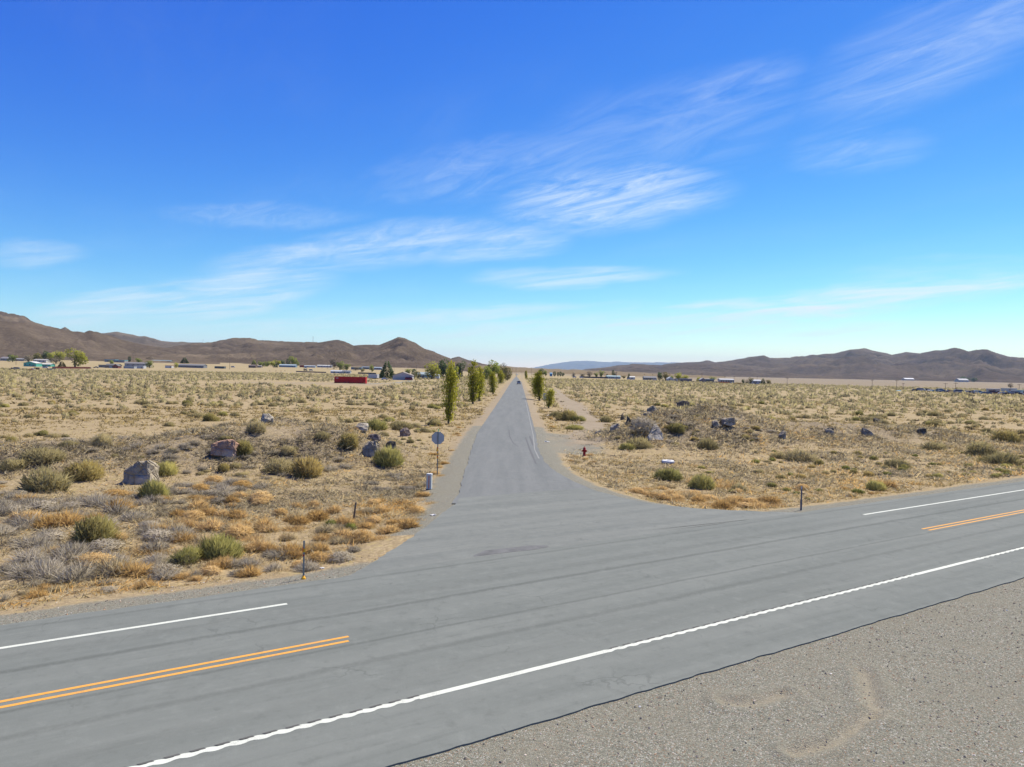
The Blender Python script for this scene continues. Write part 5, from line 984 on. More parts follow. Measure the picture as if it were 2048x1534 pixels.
for a in (
    ('round', 'lime', 150, 734, 697, 36, 'big rounded bright green tree beside the red fence at left'), ('round', 'green', 25, 724, 709, 15, 'green tree in front of the grey house at the left edge'), ('cone', 'dark', 19, 721, 708, 9, 'dark tree behind the grey house at the left edge'),
    ('round', 'bare', 57, 725, 709, 18, 'bare brownish tree behind the teal house'), ('round', 'olive', 76, 724, 705, 18, 'olive tree behind the teal house roof'), ('round', 'dark', 91, 722, 702, 15, 'bluish dark tree between the teal house and the lime trees'), ('round', 'lime', 103, 723, 704, 14, 'yellow green tree left of the broad light green tree'),
    ('round', 'lime', 119, 723, 702, 24, 'broad light green tree behind the red fence'), ('round', 'bare', 112, 727, 714, 26, 'bare bushy tree behind the red fence'), ('cone', 'olive', 124, 734, 722, 11, 'small olive tree at the left foot of the big rounded tree'), ('round', 'green', 222, 730, 720, 10, 'small green tree left of the brown barn house'),
    ('column', 'dark', 259, 724, 713, 5, 'slim dark tree above the brown barn house'), ('round', 'green', 283, 722, 711, 10, 'dark green tree behind the grey roofed house'), ('round', 'green', 276, 725, 716, 12, 'light green tree left of the dark green one behind the grey roofed house'), ('round', 'bare', 300, 724, 713, 16, 'reddish bare tree behind the grey roofed house'), ('round', 'green', 299, 736, 721, 14, 'round green tree right of the grey roofed house'),
    ('cone', 'dark', 369, 727, 714, 12, 'dark green tree behind the long grey house'), ('round', 'lime', 352, 736, 725, 9, 'small light green tree left of the long grey house'), ('cone', 'green', 508, 732, 719, 9, 'pointed green tree behind the brown shed'),
    ('round', 'green', 521, 733, 723, 11, 'first of a row of green trees right of the brown shed'), ('cone', 'green', 529, 733, 723, 8, 'second pointed tree in the row right of the brown shed'), ('round', 'green', 535, 733, 722, 10, 'third green tree in the row right of the brown shed'), ('round', 'lime', 545, 733, 722, 12, 'yellowish tree left of the long blue house'),
    ('round', 'lime', 554, 732, 720, 14, 'taller yellow green tree behind the long blue house'), ('round', 'dark', 565, 732, 720, 12, 'dark round tree behind the long blue house'), ('cone', 'dark', 551, 735, 727, 7, 'small dark conifer at the left end of the long blue house'), ('column', 'dark', 576, 731, 717, 6, 'slim dark columnar tree above the long blue house'),
    ('round', 'green', 585, 732, 712, 17, 'tall green tree above the long blue house'), ('column', 'green', 596, 732, 724, 4, 'small slim tree right of the long blue house'), ('round', 'green', 680, 741, 723, 15, 'green tree above the red container left side'), ('round', 'green', 693, 741, 727, 14, 'lower green tree above the red container'), ('round', 'bare', 668, 738, 716, 18, 'pale bare tree left of the green trees above the container'),
    ('round', 'bare', 711, 741, 733, 14, 'reddish bare shrub tree above the right end of the red container'), ('round', 'olive', 724, 744, 737, 10, 'yellowish small tree above the white trailer'), ('round', 'green', 744, 744, 730, 11, 'green tree left of the big conifer'), ('cone', 'dark', 774, 758, 721, 25, 'big dark conifer left of the white garage house'),
    ('round', 'green', 816, 750, 737, 14, 'green tree behind the white garage house'), ('column', 'dark', 828, 757, 738, 8, 'dark cypress right of the white garage house'), ('column', 'olive', 836, 757, 743, 8, 'olive cypress next to the dark cypress'), ('round', 'lime', 864, 758, 724, 32, 'light yellow green spreading tree right of the garage house'),
    ('round', 'dark', 886, 757, 718, 26, 'tall dark green tree behind the nearest poplar'), ('round', 'green', 876, 757, 738, 16, 'lower green tree left of the tall dark one'), ('round', 'dark', 901, 757, 733, 18, 'dark tree right of the tall dark green tree'), ('round', 'dark', 922, 756, 722, 20, 'dark green tree left of the second poplar'), ('round', 'green', 911, 756, 732, 13, 'mid green tree left of the dark green one by the second poplar'),
    ('cone', 'dark', 913, 759, 744, 10, 'small blue conifer behind the nearest poplar'), ('round', 'green', 972, 758, 731, 24, 'green tree at the left of the grove behind the poplars'), ('round', 'green', 986, 758, 722, 30, 'tallest green tree of the grove behind the poplars'), ('round', 'olive', 998, 758, 729, 20, 'olive tree of the grove next to the power pole'), ('column', 'olive', 1015, 761, 735, 14, 'brownish columnar tree right of the power pole'), ('column', 'olive', 1008, 759, 736, 11, 'narrow brownish tree directly behind the power pole'),
    ('cone', 'dark', 969, 759, 744, 11, 'dark conifer at the foot of the grove'), ('round', 'dark', 1083, 751, 737, 12, 'dark green tree above the broad right poplar'), ('round', 'green', 1091, 752, 741, 9, 'green tree right of the dark one above the right poplar'), ('column', 'dark', 1109, 753, 743, 5, 'first slim tree in the far row right of the side road'), ('column', 'dark', 1116, 753, 744, 4, 'second slim tree in the far row right of the side road'), ('column', 'dark', 1121, 753, 743, 4, 'third slim tree in the far row right of the side road'), ('round', 'dark', 1126, 753, 745, 6, 'rounder last tree in the far row right of the side road'),
    ('round', 'bare', 1147, 755, 744, 8, 'lone grey tree left of the dark fence'), ('round', 'bare', 1164, 755, 746, 12, 'grey bare trees above the dark fence'), ('round', 'bare', 1179, 755, 742, 11, 'taller grey tree above the dark fence'), ('round', 'green', 1192, 755, 745, 8, 'green tree right of the taller grey tree'), ('round', 'green', 1203, 755, 741, 10, 'tall green tree left of the turquoise house'), ('column', 'dark', 1226, 756, 740, 4.5, 'dark cypress behind the turquoise house'), ('round', 'bare', 1231, 756, 744, 7, 'brown tree right of the cypress'), ('cone', 'dark', 1214, 755, 747, 5, 'small conifer left of the cypress'),
    ('round', 'olive', 1247, 757, 751, 10, 'low olive trees right of the turquoise house'), ('cone', 'dark', 1258, 758, 746, 6, 'dark pointed tree left of the white sheds'), ('round', 'dark', 1319, 761, 744, 13, 'dark tree at the left of the big pair'), ('round', 'olive', 1331, 762, 744, 14, 'yellowish tree at the right of the big pair'), ('round', 'green', 1343, 761, 751, 8, 'small green tree between the big pair and the yellow tree'), ('round', 'lime', 1357, 762, 745, 16, 'big yellow green tree behind the white cottage'), ('round', 'lime', 1371, 762, 750, 14, 'light green tree right of the big yellow green one'),
    ('round', 'lime', 1398, 764, 754, 11, 'light green tree above the brown sheds'), ('round', 'green', 1426, 764, 753, 12, 'green tree left of the white long trailer house'), ('round', 'dark', 1486, 768, 758, 6, 'small dark round tree right of the trailer house'), ('round', 'bare', 1494, 768, 759, 10, 'grey tree next to the small dark round tree'), ('round', 'olive', 1502, 768, 755, 9, 'olive tree left of the dark conifer'), ('cone', 'dark', 1526, 769, 756, 8, 'dark conifer at the right end of the right houses'), ('round', 'olive', 1537, 769, 759, 10, 'olive tree right of the dark conifer'),
    ('round', 'dark', 1926, 763.5, 753, 13, 'green tree behind the far white barn'), ('round', 'dark', 1936, 763.5, 756, 7, 'middle tree right of the far white barn'), ('round', 'dark', 1948, 764, 755, 13, 'separate tree right of the far white barn'), ('round', 'bare', 2021, 776, 766, 10, 'bare tree above the junkyard at the right edge')): vtree(*a)
# ------------------------------------------------------------------ houses, sheds, vehicles and poles of the settlement
def col(c): return plain('paint_%02d%02d%02d' % tuple(int(99 * x) for x in c), tuple(x * 0.72 for x in c), 0.75, 0, 0.08, 1.0)
M_FRAME = col((0.7, 0.7, 0.68))
def house(x0, x1, yb, wall_h, roof_h, depth, wc, rc, label, rz=0.0, style='gable_side', wins=(0.2, 0.5, 0.8), door=0.35, garage=None, name='house', cat='house'):
    p = hit((x0 + x1) / 2, yb); k = mpp(p); w = (x1 - x0) * k; r = empty(name, (p[0], p[1] + depth / 2, p[2]), R(rz), label=label, cat=cat, group='buildings of the settlement'); hw, hd = w / 2, depth / 2; wm, rm = col(wc), col(rc); e = 0.35
    if style == 'gable_front':
        MB().extrude([(-hw, -0.4), (hw, -0.4), (hw, wall_h), (0, wall_h + roof_h), (-hw, wall_h)], 'y', -hd, hd).build('wall', wm, r)
        sl = roof_h / hw; MB().extrude([(-hw - e, wall_h - e * sl + 0.02), (0, wall_h + roof_h + 0.02), (hw + e, wall_h - e * sl + 0.02), (hw + e, wall_h - e * sl + 0.2), (0, wall_h + roof_h + 0.22), (-hw - e, wall_h - e * sl + 0.2)], 'y', -hd - e, hd + e).build('roof', rm, r)
    elif style == 'gable_side':
        MB().extrude([(-hd, -0.4), (hd, -0.4), (hd, wall_h), (0, wall_h + roof_h), (-hd, wall_h)], 'x', -hw, hw).build('wall', wm, r)
        sl = roof_h / hd; MB().extrude([(-hd - e, wall_h - e * sl + 0.02), (0, wall_h + roof_h + 0.02), (hd + e, wall_h - e * sl + 0.02), (hd + e, wall_h - e * sl + 0.2), (0, wall_h + roof_h + 0.22), (-hd - e, wall_h - e * sl + 0.2)], 'x', -hw - e, hw + e).build('roof', rm, r)
    else:
        MB().box(-hw, hw, -hd, hd, -0.4, wall_h).build('wall', wm, r); MB().box(-hw - .2, hw + .2, -hd - .2, hd + .2, wall_h + 0.003, wall_h + max(roof_h, .15)).build('roof', rm, r)
    for u in wins:
        cx = -hw + u * w; ww = min(1.3, w * .12); z0 = wall_h * .42; f = MB().box(cx - ww / 2 - .08, cx + ww / 2 + .08, -hd - .05, -hd - .004, z0 - .08, z0 + wall_h * .33 + .08).build('window', M_FRAME, r); MB().box(cx - ww / 2, cx + ww / 2, -hd - .07, -hd - .053, z0, z0 + wall_h * .33).build('pane', glass(), f)
    if door is not None: cx = -hw + door * w; d = MB().box(cx - .48, cx + .48, -hd - .06, -hd - .004, 0, 2.05).build('door', col((0.3, 0.2, 0.14)), r); MB().box(cx + .32, cx + .4, -hd - .1, -hd - .063, .95, 1.05).build('handle', M_STEEL, d)
    if garage is not None:
        cx, gw = -hw + garage[0] * w, garage[1] * w; g = MB().box(cx - gw / 2 - .12, cx + gw / 2 + .12, -hd - .05, -hd - .004, -.1, 2.42).build('garage_door_frame', M_FRAME, r)
        for q in range(4): MB().box(cx - gw / 2, cx + gw / 2, -hd - .08, -hd - .053, q * .57 + .02, q * .57 + .56).build('garage_door_panel', col((0.42, 0.47, 0.50)), g)
    return r
WHT, GRY, BRN, BLU = (0.66, 0.66, 0.63), (0.34, 0.35, 0.36), (0.22, 0.15, 0.11), (0.22, 0.33, 0.42)
SHG = (0.16, 0.155, 0.155)
for a in (
    (dict(x0=47, x1=72, yb=733, wall_h=3.6, roof_h=1.8, depth=10, wc=(0.13, 0.52, 0.42), rc=WHT, label='teal house with white roof edge at the left', style='gable_front', wins=(.15, .5), door=.78)),
    (dict(x0=72, x1=101, yb=733, wall_h=2.4, roof_h=0.9, depth=8, wc=(0.13, 0.5, 0.42), rc=WHT, label='low white roofed wing attached right of the teal house', wins=(.4,), door=.7, name='house_wing')),
    (dict(x0=0, x1=19, yb=721.5, wall_h=3.2, roof_h=2.2, depth=12, wc=GRY, rc=(0.25, .24, .24), label='grey house at the left edge', style='gable_side')),
    (dict(x0=26, x1=48, yb=722, wall_h=2.6, roof_h=.9, depth=8, wc=(.45, .42, .38), rc=GRY, label='small tan house behind the teal house', wins=(.3, .7))),
    (dict(x0=66, x1=92, yb=725, wall_h=3.2, roof_h=1.2, depth=10, wc=WHT, rc=(.42, .40, .38), label='pale house rising behind the teal wing')),
    (dict(x0=209, x1=230, yb=724, wall_h=3.2, roof_h=.8, depth=10, wc=GRY, rc=(.16, .42, .52), label='left blue roofed shed left of the slim dark tree', style='flat', wins=(.3, .6), name='shed', cat='shed')),
    (dict(x0=228, x1=249, yb=725, wall_h=3.0, roof_h=.8, depth=10, wc=GRY, rc=(.16, .46, .56), label='right blue roofed shed left of the slim dark tree', style='flat', wins=(.3, .6), name='shed', cat='shed')),
    (dict(x0=210, x1=235, yb=736, wall_h=3.0, roof_h=1.6, depth=9, wc=(.3, .23, .2), rc=SHG, label='brown barn house with dark roof and red end', wins=(.2, .6), garage=(.45, .2))),
    (dict(x0=226, x1=236, yb=736.5, wall_h=2.6, roof_h=2.0, depth=6, wc=(.26, .09, .08), rc=SHG, label='small red gabled shed at the end of the brown barn house', style='gable_front', wins=(), door=.5, name='shed', cat='shed')),
    (dict(x0=197, x1=211, yb=735, wall_h=2.7, roof_h=.5, depth=7, wc=GRY, rc=(.3, .3, .3), label='low grey shed left of the brown barn house', style='flat', wins=(.5,), name='shed', cat='shed')),
    (dict(x0=249, x1=294, yb=733, wall_h=3.6, roof_h=1.5, depth=11, wc=(.45, .44, .43), rc=(.22, .21, .22), label='long grey white house with low grey roof', wins=(.15, .4, .6, .85))),
    (dict(x0=247, x1=268, yb=737, wall_h=2.4, roof_h=.2, depth=6, wc=(.42, .46, .5), rc=WHT, label='pale blue garage before the long grey white house', style='flat', garage=(.5, .6), wins=(), door=None, name='shed', cat='shed')),
    (dict(x0=268, x1=287, yb=737, wall_h=3.1, roof_h=.2, depth=6, wc=(.62, .64, .66), rc=WHT, label='white box shed before the long grey white house', style='flat', wins=(), door=.8, name='shed', cat='shed')),
    (dict(x0=302, x1=341, yb=725, wall_h=3.0, roof_h=1.0, depth=10, wc=(.24, .32, .33), rc=(.26, .33, .34), label='grey green house far behind the round green tree')),
    (dict(x0=330, x1=343, yb=736, wall_h=3.0, roof_h=.2, depth=6, wc=(.68, .68, .66), rc=(.5, .1, .08), label='white shed with a red end left of the long grey house', style='flat', wins=(), door=.85, name='shed', cat='shed')),
    (dict(x0=356, x1=407, yb=735.5, wall_h=2.9, roof_h=1.7, depth=11, wc=(.23, .25, .28), rc=(.2, .2, .21), label='long grey house with dark roof', wins=(.12, .3, .55, .7, .88))),
    (dict(x0=429, x1=448, yb=737, wall_h=2.6, roof_h=.3, depth=6, wc=(.1, .13, .14), rc=(.16, .2, .22), label='dark green storage shed right of the long grey house', style='flat', wins=(.5,), name='shed', cat='shed')),
    (dict(x0=497, x1=511, yb=735.5, wall_h=2.8, roof_h=1.4, depth=8, wc=(.19, .14, .12), rc=(.18, .14, .13), label='brown shed left of the row of green trees', wins=(.6,), name='shed', cat='shed')),
    (dict(x0=511, x1=522, yb=735, wall_h=2.2, roof_h=.8, depth=7, wc=(.3, .26, .24), rc=(.3, .27, .26), label='low brown lean-to joined to the brown shed', wins=(), name='shed', cat='shed')),
    (dict(x0=558, x1=591, yb=734.5, wall_h=2.9, roof_h=1.5, depth=9, wc=BLU, rc=(.36, .45, .5), label='long blue house below the tall green tree', wins=(.1, .25, .55, .8))),
    (dict(x0=599, x1=608, yb=734.5, wall_h=2.7, roof_h=.2, depth=5, wc=(.4, .05, .04), rc=(.42, .07, .06), label='small red shed right of the long blue house', style='flat', wins=(), door=.3, name='shed', cat='shed')),
    (dict(x0=608, x1=630, yb=735, wall_h=2.2, roof_h=.8, depth=6, wc=(.38, .48, .56), rc=(.45, .5, .55), label='pale blue low house right of the small red shed', wins=(.3, .7))),
    (dict(x0=634, x1=663, yb=735, wall_h=3.0, roof_h=.9, depth=8, wc=(.6, .6, .6), rc=WHT, label='white long house with dark windows left of the pale bare tree', wins=(.12, .3, .5, .7, .88))),
    (dict(x0=540, x1=564, yb=714.5, wall_h=7, roof_h=3.0, depth=18, wc=(.13, .13, .14), rc=(.25, .25, .26), label='dark barn on the hillside above the tree row', style='gable_side', wins=(), door=None, name='barn', cat='barn')),
    (dict(x0=661, x1=684, yb=746.5, wall_h=2.2, roof_h=1.2, depth=6, wc=(.5, .53, .54), rc=(.5, .53, .56), label='low pale house above the left end of the red container', wins=(.3, .7))),
    (dict(x0=684, x1=700, yb=747, wall_h=2.3, roof_h=1.2, depth=6, wc=(.4, .44, .46), rc=(.2, .22, .25), label='low house with dark roof above the red container', wins=(.3, .7))),
    (dict(x0=702, x1=723, yb=739, wall_h=3.2, roof_h=.4, depth=7, wc=(.16, .24, .32), rc=(.4, .62, .68), label='blue house with pale turquoise roof behind the red container', style='flat')),
    (dict(x0=724, x1=738, yb=738.5, wall_h=3.0, roof_h=1.0, depth=8, wc=(.22, .24, .27), rc=(.2, .24, .28), label='dark blue house right of the turquoise roof')),
    (dict(x0=747, x1=763, yb=739.5, wall_h=3.0, roof_h=1.0, depth=8, wc=(.3, .36, .42), rc=(.34, .4, .46), label='blue grey house left of the big conifer')),
    (dict(x0=784, x1=823, yb=760, wall_h=2.9, roof_h=2.1, depth=13, wc=(.56, .54, .55), rc=(.36, .32, .30), label='white garage house with wide door right of the big conifer', style='gable_front', wins=(.86,), door=None, garage=(.39, .49), rz=4)),
    (dict(x0=835, x1=862, yb=757, wall_h=3.2, roof_h=1.6, depth=10, wc=(.34, .5, .52), rc=(.34, .42, .44), label='turquoise house behind the spreading light green tree', wins=(.2, .45, .8))),
    (dict(x0=862, x1=878, yb=757.5, wall_h=2.6, roof_h=.8, depth=7, wc=(.62, .66, .7), rc=(.5, .54, .56), label='pale low building behind the nearest poplar', wins=(.4,))),
    (dict(x0=1100, x1=1104.5, yb=752.5, wall_h=4, roof_h=1, depth=9, wc=(.1, .3, .5), rc=(.2, .4, .6), label='small blue building in the far row right of the side road', wins=(), door=None)),
    (dict(x0=1214, x1=1241, yb=757.5, wall_h=2.9, roof_h=1.0, depth=9, wc=(.40, .52, .52), rc=(.42, .55, .56), label='turquoise house below the dark cypress', wins=(.2, .45, .75))),
    (dict(x0=1260, x1=1270, yb=758.5, wall_h=2.6, roof_h=1.0, depth=7, wc=WHT, rc=WHT, label='white shed right of the dark pointed tree', wins=(.5,), name='shed', cat='shed')),
    (dict(x0=1288, x1=1313, yb=760, wall_h=2.6, roof_h=1.8, depth=9, wc=(.26, .28, .28), rc=(.2, .2, .21), label='dark grey house left of the big tree pair', wins=(.2, .5, .8))),
    (dict(x0=1336, x1=1347, yb=762.5, wall_h=2.8, roof_h=1.6, depth=8, wc=(.6, .63, .65), rc=(.55, .58, .6), label='white cottage with pale roof below the yellow tree', style='gable_front', wins=(.25, .75))),
    (dict(x0=1347, x1=1356, yb=762.5, wall_h=2.3, roof_h=.5, depth=6, wc=(.6, .6, .6), rc=(.4, .4, .4), label='low white annex right of the white cottage', style='flat', wins=(.5,))),
    (dict(x0=1362, x1=1384, yb=763, wall_h=2.4, roof_h=.7, depth=8, wc=(.24, .2, .22), rc=(.4, .42, .46), label='low brown shed with blue grey roof', style='flat', wins=(.3, .7), name='shed', cat='shed')),
    (dict(x0=1401, x1=1411, yb=764.5, wall_h=2.6, roof_h=1.6, depth=7, wc=(.25, .23, .26), rc=(.45, .43, .45), label='small gabled shed left of the blue roofed house', style='gable_front', wins=(.5,), name='shed', cat='shed')),
    (dict(x0=1414, x1=1428, yb=764.5, wall_h=2.6, roof_h=.7, depth=8, wc=(.14, .15, .15), rc=(.3, .42, .46), label='dark house with blue roof left of the long white house', style='flat', wins=(.3, .7))),
    (dict(x0=1440, x1=1468, yb=766, wall_h=3.1, roof_h=.9, depth=8, wc=(.6, .6, .58), rc=(.5, .52, .54), label='long white trailer house above the orange fence', wins=(.1, .25, .45, .6, .8, .93), door=.7)),
    (dict(x0=1504, x1=1522, yb=768, wall_h=2.9, roof_h=.9, depth=8, wc=(.55, .58, .62), rc=(.5, .53, .56), label='pale blue house left of the dark conifer', wins=(.2, .5, .8))),
    (dict(x0=1810, x1=1829, yb=761, wall_h=9, roof_h=6, depth=40, wc=(.5, .44, .38), rc=(.8, .8, .8), label='far long barn with bright white roof', wins=(), door=None, name='barn', cat='barn')),
    (dict(x0=1919, x1=1938, yb=764, wall_h=9, roof_h=7, depth=40, wc=(.5, .5, .48), rc=(.5, .5, .5), label='far white barn beside the trees', wins=(), door=None, name='barn', cat='barn')),
    (dict(x0=2012, x1=2034, yb=785, wall_h=2.6, roof_h=.3, depth=5, wc=(.55, .62, .62), rc=(.7, .74, .74), label='long pale shed in the junkyard', style='flat', wins=(), name='shed', cat='shed')),
    (dict(x0=1981, x1=2000, yb=786, wall_h=2.4, roof_h=.3, depth=4, wc=(.5, .5, .5), rc=(.75, .75, .72), label='white roofed shed in the junkyard', style='flat', wins=(), name='shed', cat='shed')),
    (dict(x0=2043, x1=2056, yb=790.5, wall_h=2.6, roof_h=.2, depth=4, wc=(.45, .6, .56), rc=(.5, .64, .6), label='pale turquoise shed at the right edge', style='flat', wins=(), name='shed', cat='shed')),
): house(**a)

# red container with white lettering, white box trailer
def container():
    p0, p1 = hit(669, 766), hit(731, 767.5); d = p1 - p0; L = float(np.hypot(d[0], d[1])); r = empty('red_container', tuple((p0 + p1) / 2 + np.array([0, 1.2, 0])), math.atan2(d[1], d[0]), label='long red shipping container with white lettering on the left flat', cat='container'); m_ = plain('container_red', (0.44, 0.02, 0.022), 0.55, 0, 0.12, 0.6); h = 3.0
    MB().box(-L / 2, L / 2, -1.2, 1.2, 0.12, h).build('body', m_, r)
    n = int(L / 0.28)
    for i in range(n):
        x = -L / 2 + 0.2 + i * (L - 0.4) / n; MB().box(x, x + 0.13, -1.235, -1.203, 0.3, h - 0.15).build('corrugation', m_, r)
    for x in (-L / 2 - .03, L / 2 - .17): MB().box(x, x + 0.2, -1.26, 1.26, 0, h + .04).build('corner_post', m_, r)
    MB().box(-L / 2, L / 2, -1.255, -1.203, h - 0.12, h + 0.03).build('top_rail', m_, r); MB().box(-L / 2, L / 2, -1.255, -1.203, 0.1, 0.28).build('bottom_rail', plain('container_dark_red', (0.14, 0.012, 0.014), 0.6), r)
    MB().box(L / 2 + .035, L / 2 + .08, -1.15, 1.15, .2, h - .15).build('end_door', m_, r)
    text('DSI', 0.85, M_WPL, r, (-L / 2 + 1.25, -1.26, h - 0.72), (R(90), 0, 0), depth=0.02)
    for x in (-2.2, -.6): MB().box(x - .25, x + .25, -1.27, -1.26, .42, .85).build('placard', plain('placard_plum', (.22, .03, .06), .6), r)
    MB().box(L / 2 - .75, L / 2 - .35, -1.27, -1.26, .45, .8).build('placard', M_OR, r)
container()
def trailer(x0, x1, yb, label, c=(.6, .62, .63), rz=-25):
    p = hit((x0 + x1) / 2, yb); k = mpp(p); L = (x1 - x0) * k; r = empty('box_trailer', (p[0], p[1] + 1.5, p[2]), R(rz), label=label, cat='trailer')
    MB().box(-L / 2, L / 2, -1.2, 1.2, .65, 3.2).build('box', col(c), r); MB().box(L / 2 + .004, L / 2 + .05, -1.1, 1.1, .75, 3.1).build('rear_door', M_WPL, r); MB().box(-L / 2, L / 2, -.5, .5, .45, .648).build('chassis', M_BLACK, r); MB().tube([(-L / 2, 0, .55), (-L / 2 - 1.2, 0, .5)], .06, 6).build('tow_bar', M_BLACK, r)
    for sx in (-.3, .7):
        for sy in (-1.05, 1.05): MB().tube([(sx, sy - .12, .36), (sx, sy + .12, .36)], .36, 12).build('wheel', M_BLACK, r)
trailer(736, 757, 758, 'white box trailer behind the right end of the red container')

# vehicles: side profiles swept across the width
TYRE = plain('tyre_black', (.02, .02, .02), .85); RIM = plain('rim_grey', (.35, .35, .36), .4, .5)
PROF = {'sedan': ([(-2.2, .35), (-2.25, .75), (-1.5, .95), (1.35, .98), (2.15, .82), (2.2, .4)], [(-1.35, .95), (-.75, 1.42), (.7, 1.42), (1.3, .97)]), 'pickup': ([(-2.7, .5), (-2.7, 1.1), (2.55, 1.12), (2.7, 1.0), (2.7, .5)], [(-.55, 1.12), (-.45, 1.78), (.75, 1.78), (1.45, 1.12)]),
        'van': ([(-2.5, .4), (-2.5, 1.2), (2.1, 1.2), (2.5, .95), (2.5, .4)], [(-2.48, 1.2), (-2.4, 2.05), (1.2, 2.05), (2.05, 1.2)])}
CARS = {}
def car_parts(kind, c):
    key = (kind, c)
    if key in CARS: return CARS[key]
    body, cab = PROF[kind]; w = .9; m = col(c); out = []
    b = MB().extrude(body, 'y', -w, w).mesh('body', bevel=.06); out.append(('body', b, m, []))
    k = MB(); n = len(cab); vs = [(x, -w + .06 + (z - cab[0][1]) * .22, z) for x, z in cab] + [(x, w - .06 - (z - cab[0][1]) * .22, z) for x, z in cab]; k.add(vs, [tuple(range(n)), tuple(reversed(range(n, 2 * n)))] + [(i, n + i, n + (i + 1) % n, (i + 1) % n) for i in range(n)]); out.append(('cabin', k.mesh('cabin'), m, []))
    (xa, za), (xb, zb), (xc, zc), (xd, zd) = cab
    for sy in (-1, 1): out.append(('side_window', MB().add([(xa + .3, sy * (w - .045), za + .06), (xd - .35, sy * (w - .045), zd + .06), (xc - .1, sy * (w - .06 - (zc - za) * .2), zc - .1), (xb + .1, sy * (w - .06 - (zb - za) * .2), zb - .1)], [(0, 1, 2, 3)]).mesh('side_window'), glass(), []))
    for (x1, z1, x2, z2, nm, o_) in ((xd, zd, xc, zc, 'windscreen', .02), (xa, za, xb, zb, 'rear_window', -.02)):
        y1, y2 = w - .12, w - .12 - (z2 - z1) * .22; ax, az_ = x1 + (x2 - x1) * .1, z1 + (z2 - z1) * .1; bx, bz = x1 + (x2 - x1) * .9, z1 + (z2 - z1) * .9
        out.append((nm, MB().add([(ax + o_, -y1, az_ + .01), (ax + o_, y1, az_ + .01), (bx + o_, y2, bz + .01), (bx + o_, -y2, bz + .01)], [(0, 1, 2, 3)]).mesh(nm), glass(), []))
    L = body[-1][0]; zb_ = .38 if kind == 'pickup' else .33
    for sx in (-L * .62, L * .62):
        for sy in (-1, 1): out.append(('wheel', MB().tube([(sx, sy * (w - .16), zb_), (sx, sy * (w + .03), zb_)], zb_, 14).mesh('wheel'), TYRE, [('rim', MB().tube([(sx, sy * (w + .032), zb_), (sx, sy * (w + .045), zb_)], zb_ * .58, 10).mesh('rim'), RIM)]))
    for sy in (-1, 1):
        out.append(('headlight', MB().box(L - .02, L + .025, sy * .68 - .16, sy * .68 + .16, .68, .84).mesh('headlight'), WHTL, [])); out.append(('tail_light', MB().box(-L - .03, -L + .02, sy * .74 - .1, sy * .74 + .1, .66, .92).mesh('tail_light'), M_RED, []))
        out.append(('mirror', MB().box(xd - .35, xd - .2, sy * (w + .16) - .1, sy * (w + .16) + .1, zd + .05, zd + .3).mesh('mirror'), M_BLACK, []))
    out.append(('bumper', MB().box(L + .003, L + .1, -.82, .82, .38, .56).mesh('bumper'), M_BLACK, [])); out.append(('rear_bumper', MB().box(-L - .1, -L - .003, -.85, .85, .4, .58).mesh('rear_bumper'), M_BLACK, []))
    if kind == 'pickup': out.append(('cargo_bed', MB().box(-2.6, -.7, -.78, .78, 1.122, 1.128).mesh('cargo_bed'), M_BLACK, []))
    CARS[key] = out; return out
WHTL = plain('lamp_white', (.8, .8, .78), .2)
def vehicle(kind, c, x, yb, rz, label, name='parked_car', cat='car', group='vehicles parked in the settlement', z=0.0):
    p = hit(x, yb); r = empty(name, (p[0], p[1], p[2] + z), R(rz), label=label, cat=cat, group=group)
    for nm, me, m, sub in car_parts(kind, c):
        o = ob(nm, me, m, r)
        for n2, me2, m2 in sub: ob(n2, me2, m2, o)
    return r
pk = vehicle('pickup', (.36, .40, .47), 1037.5, 768.8, 89, 'silver blue pickup driving away along the side road', 'pickup_truck', 'pickup', None); pk.location.z = ZS + .002
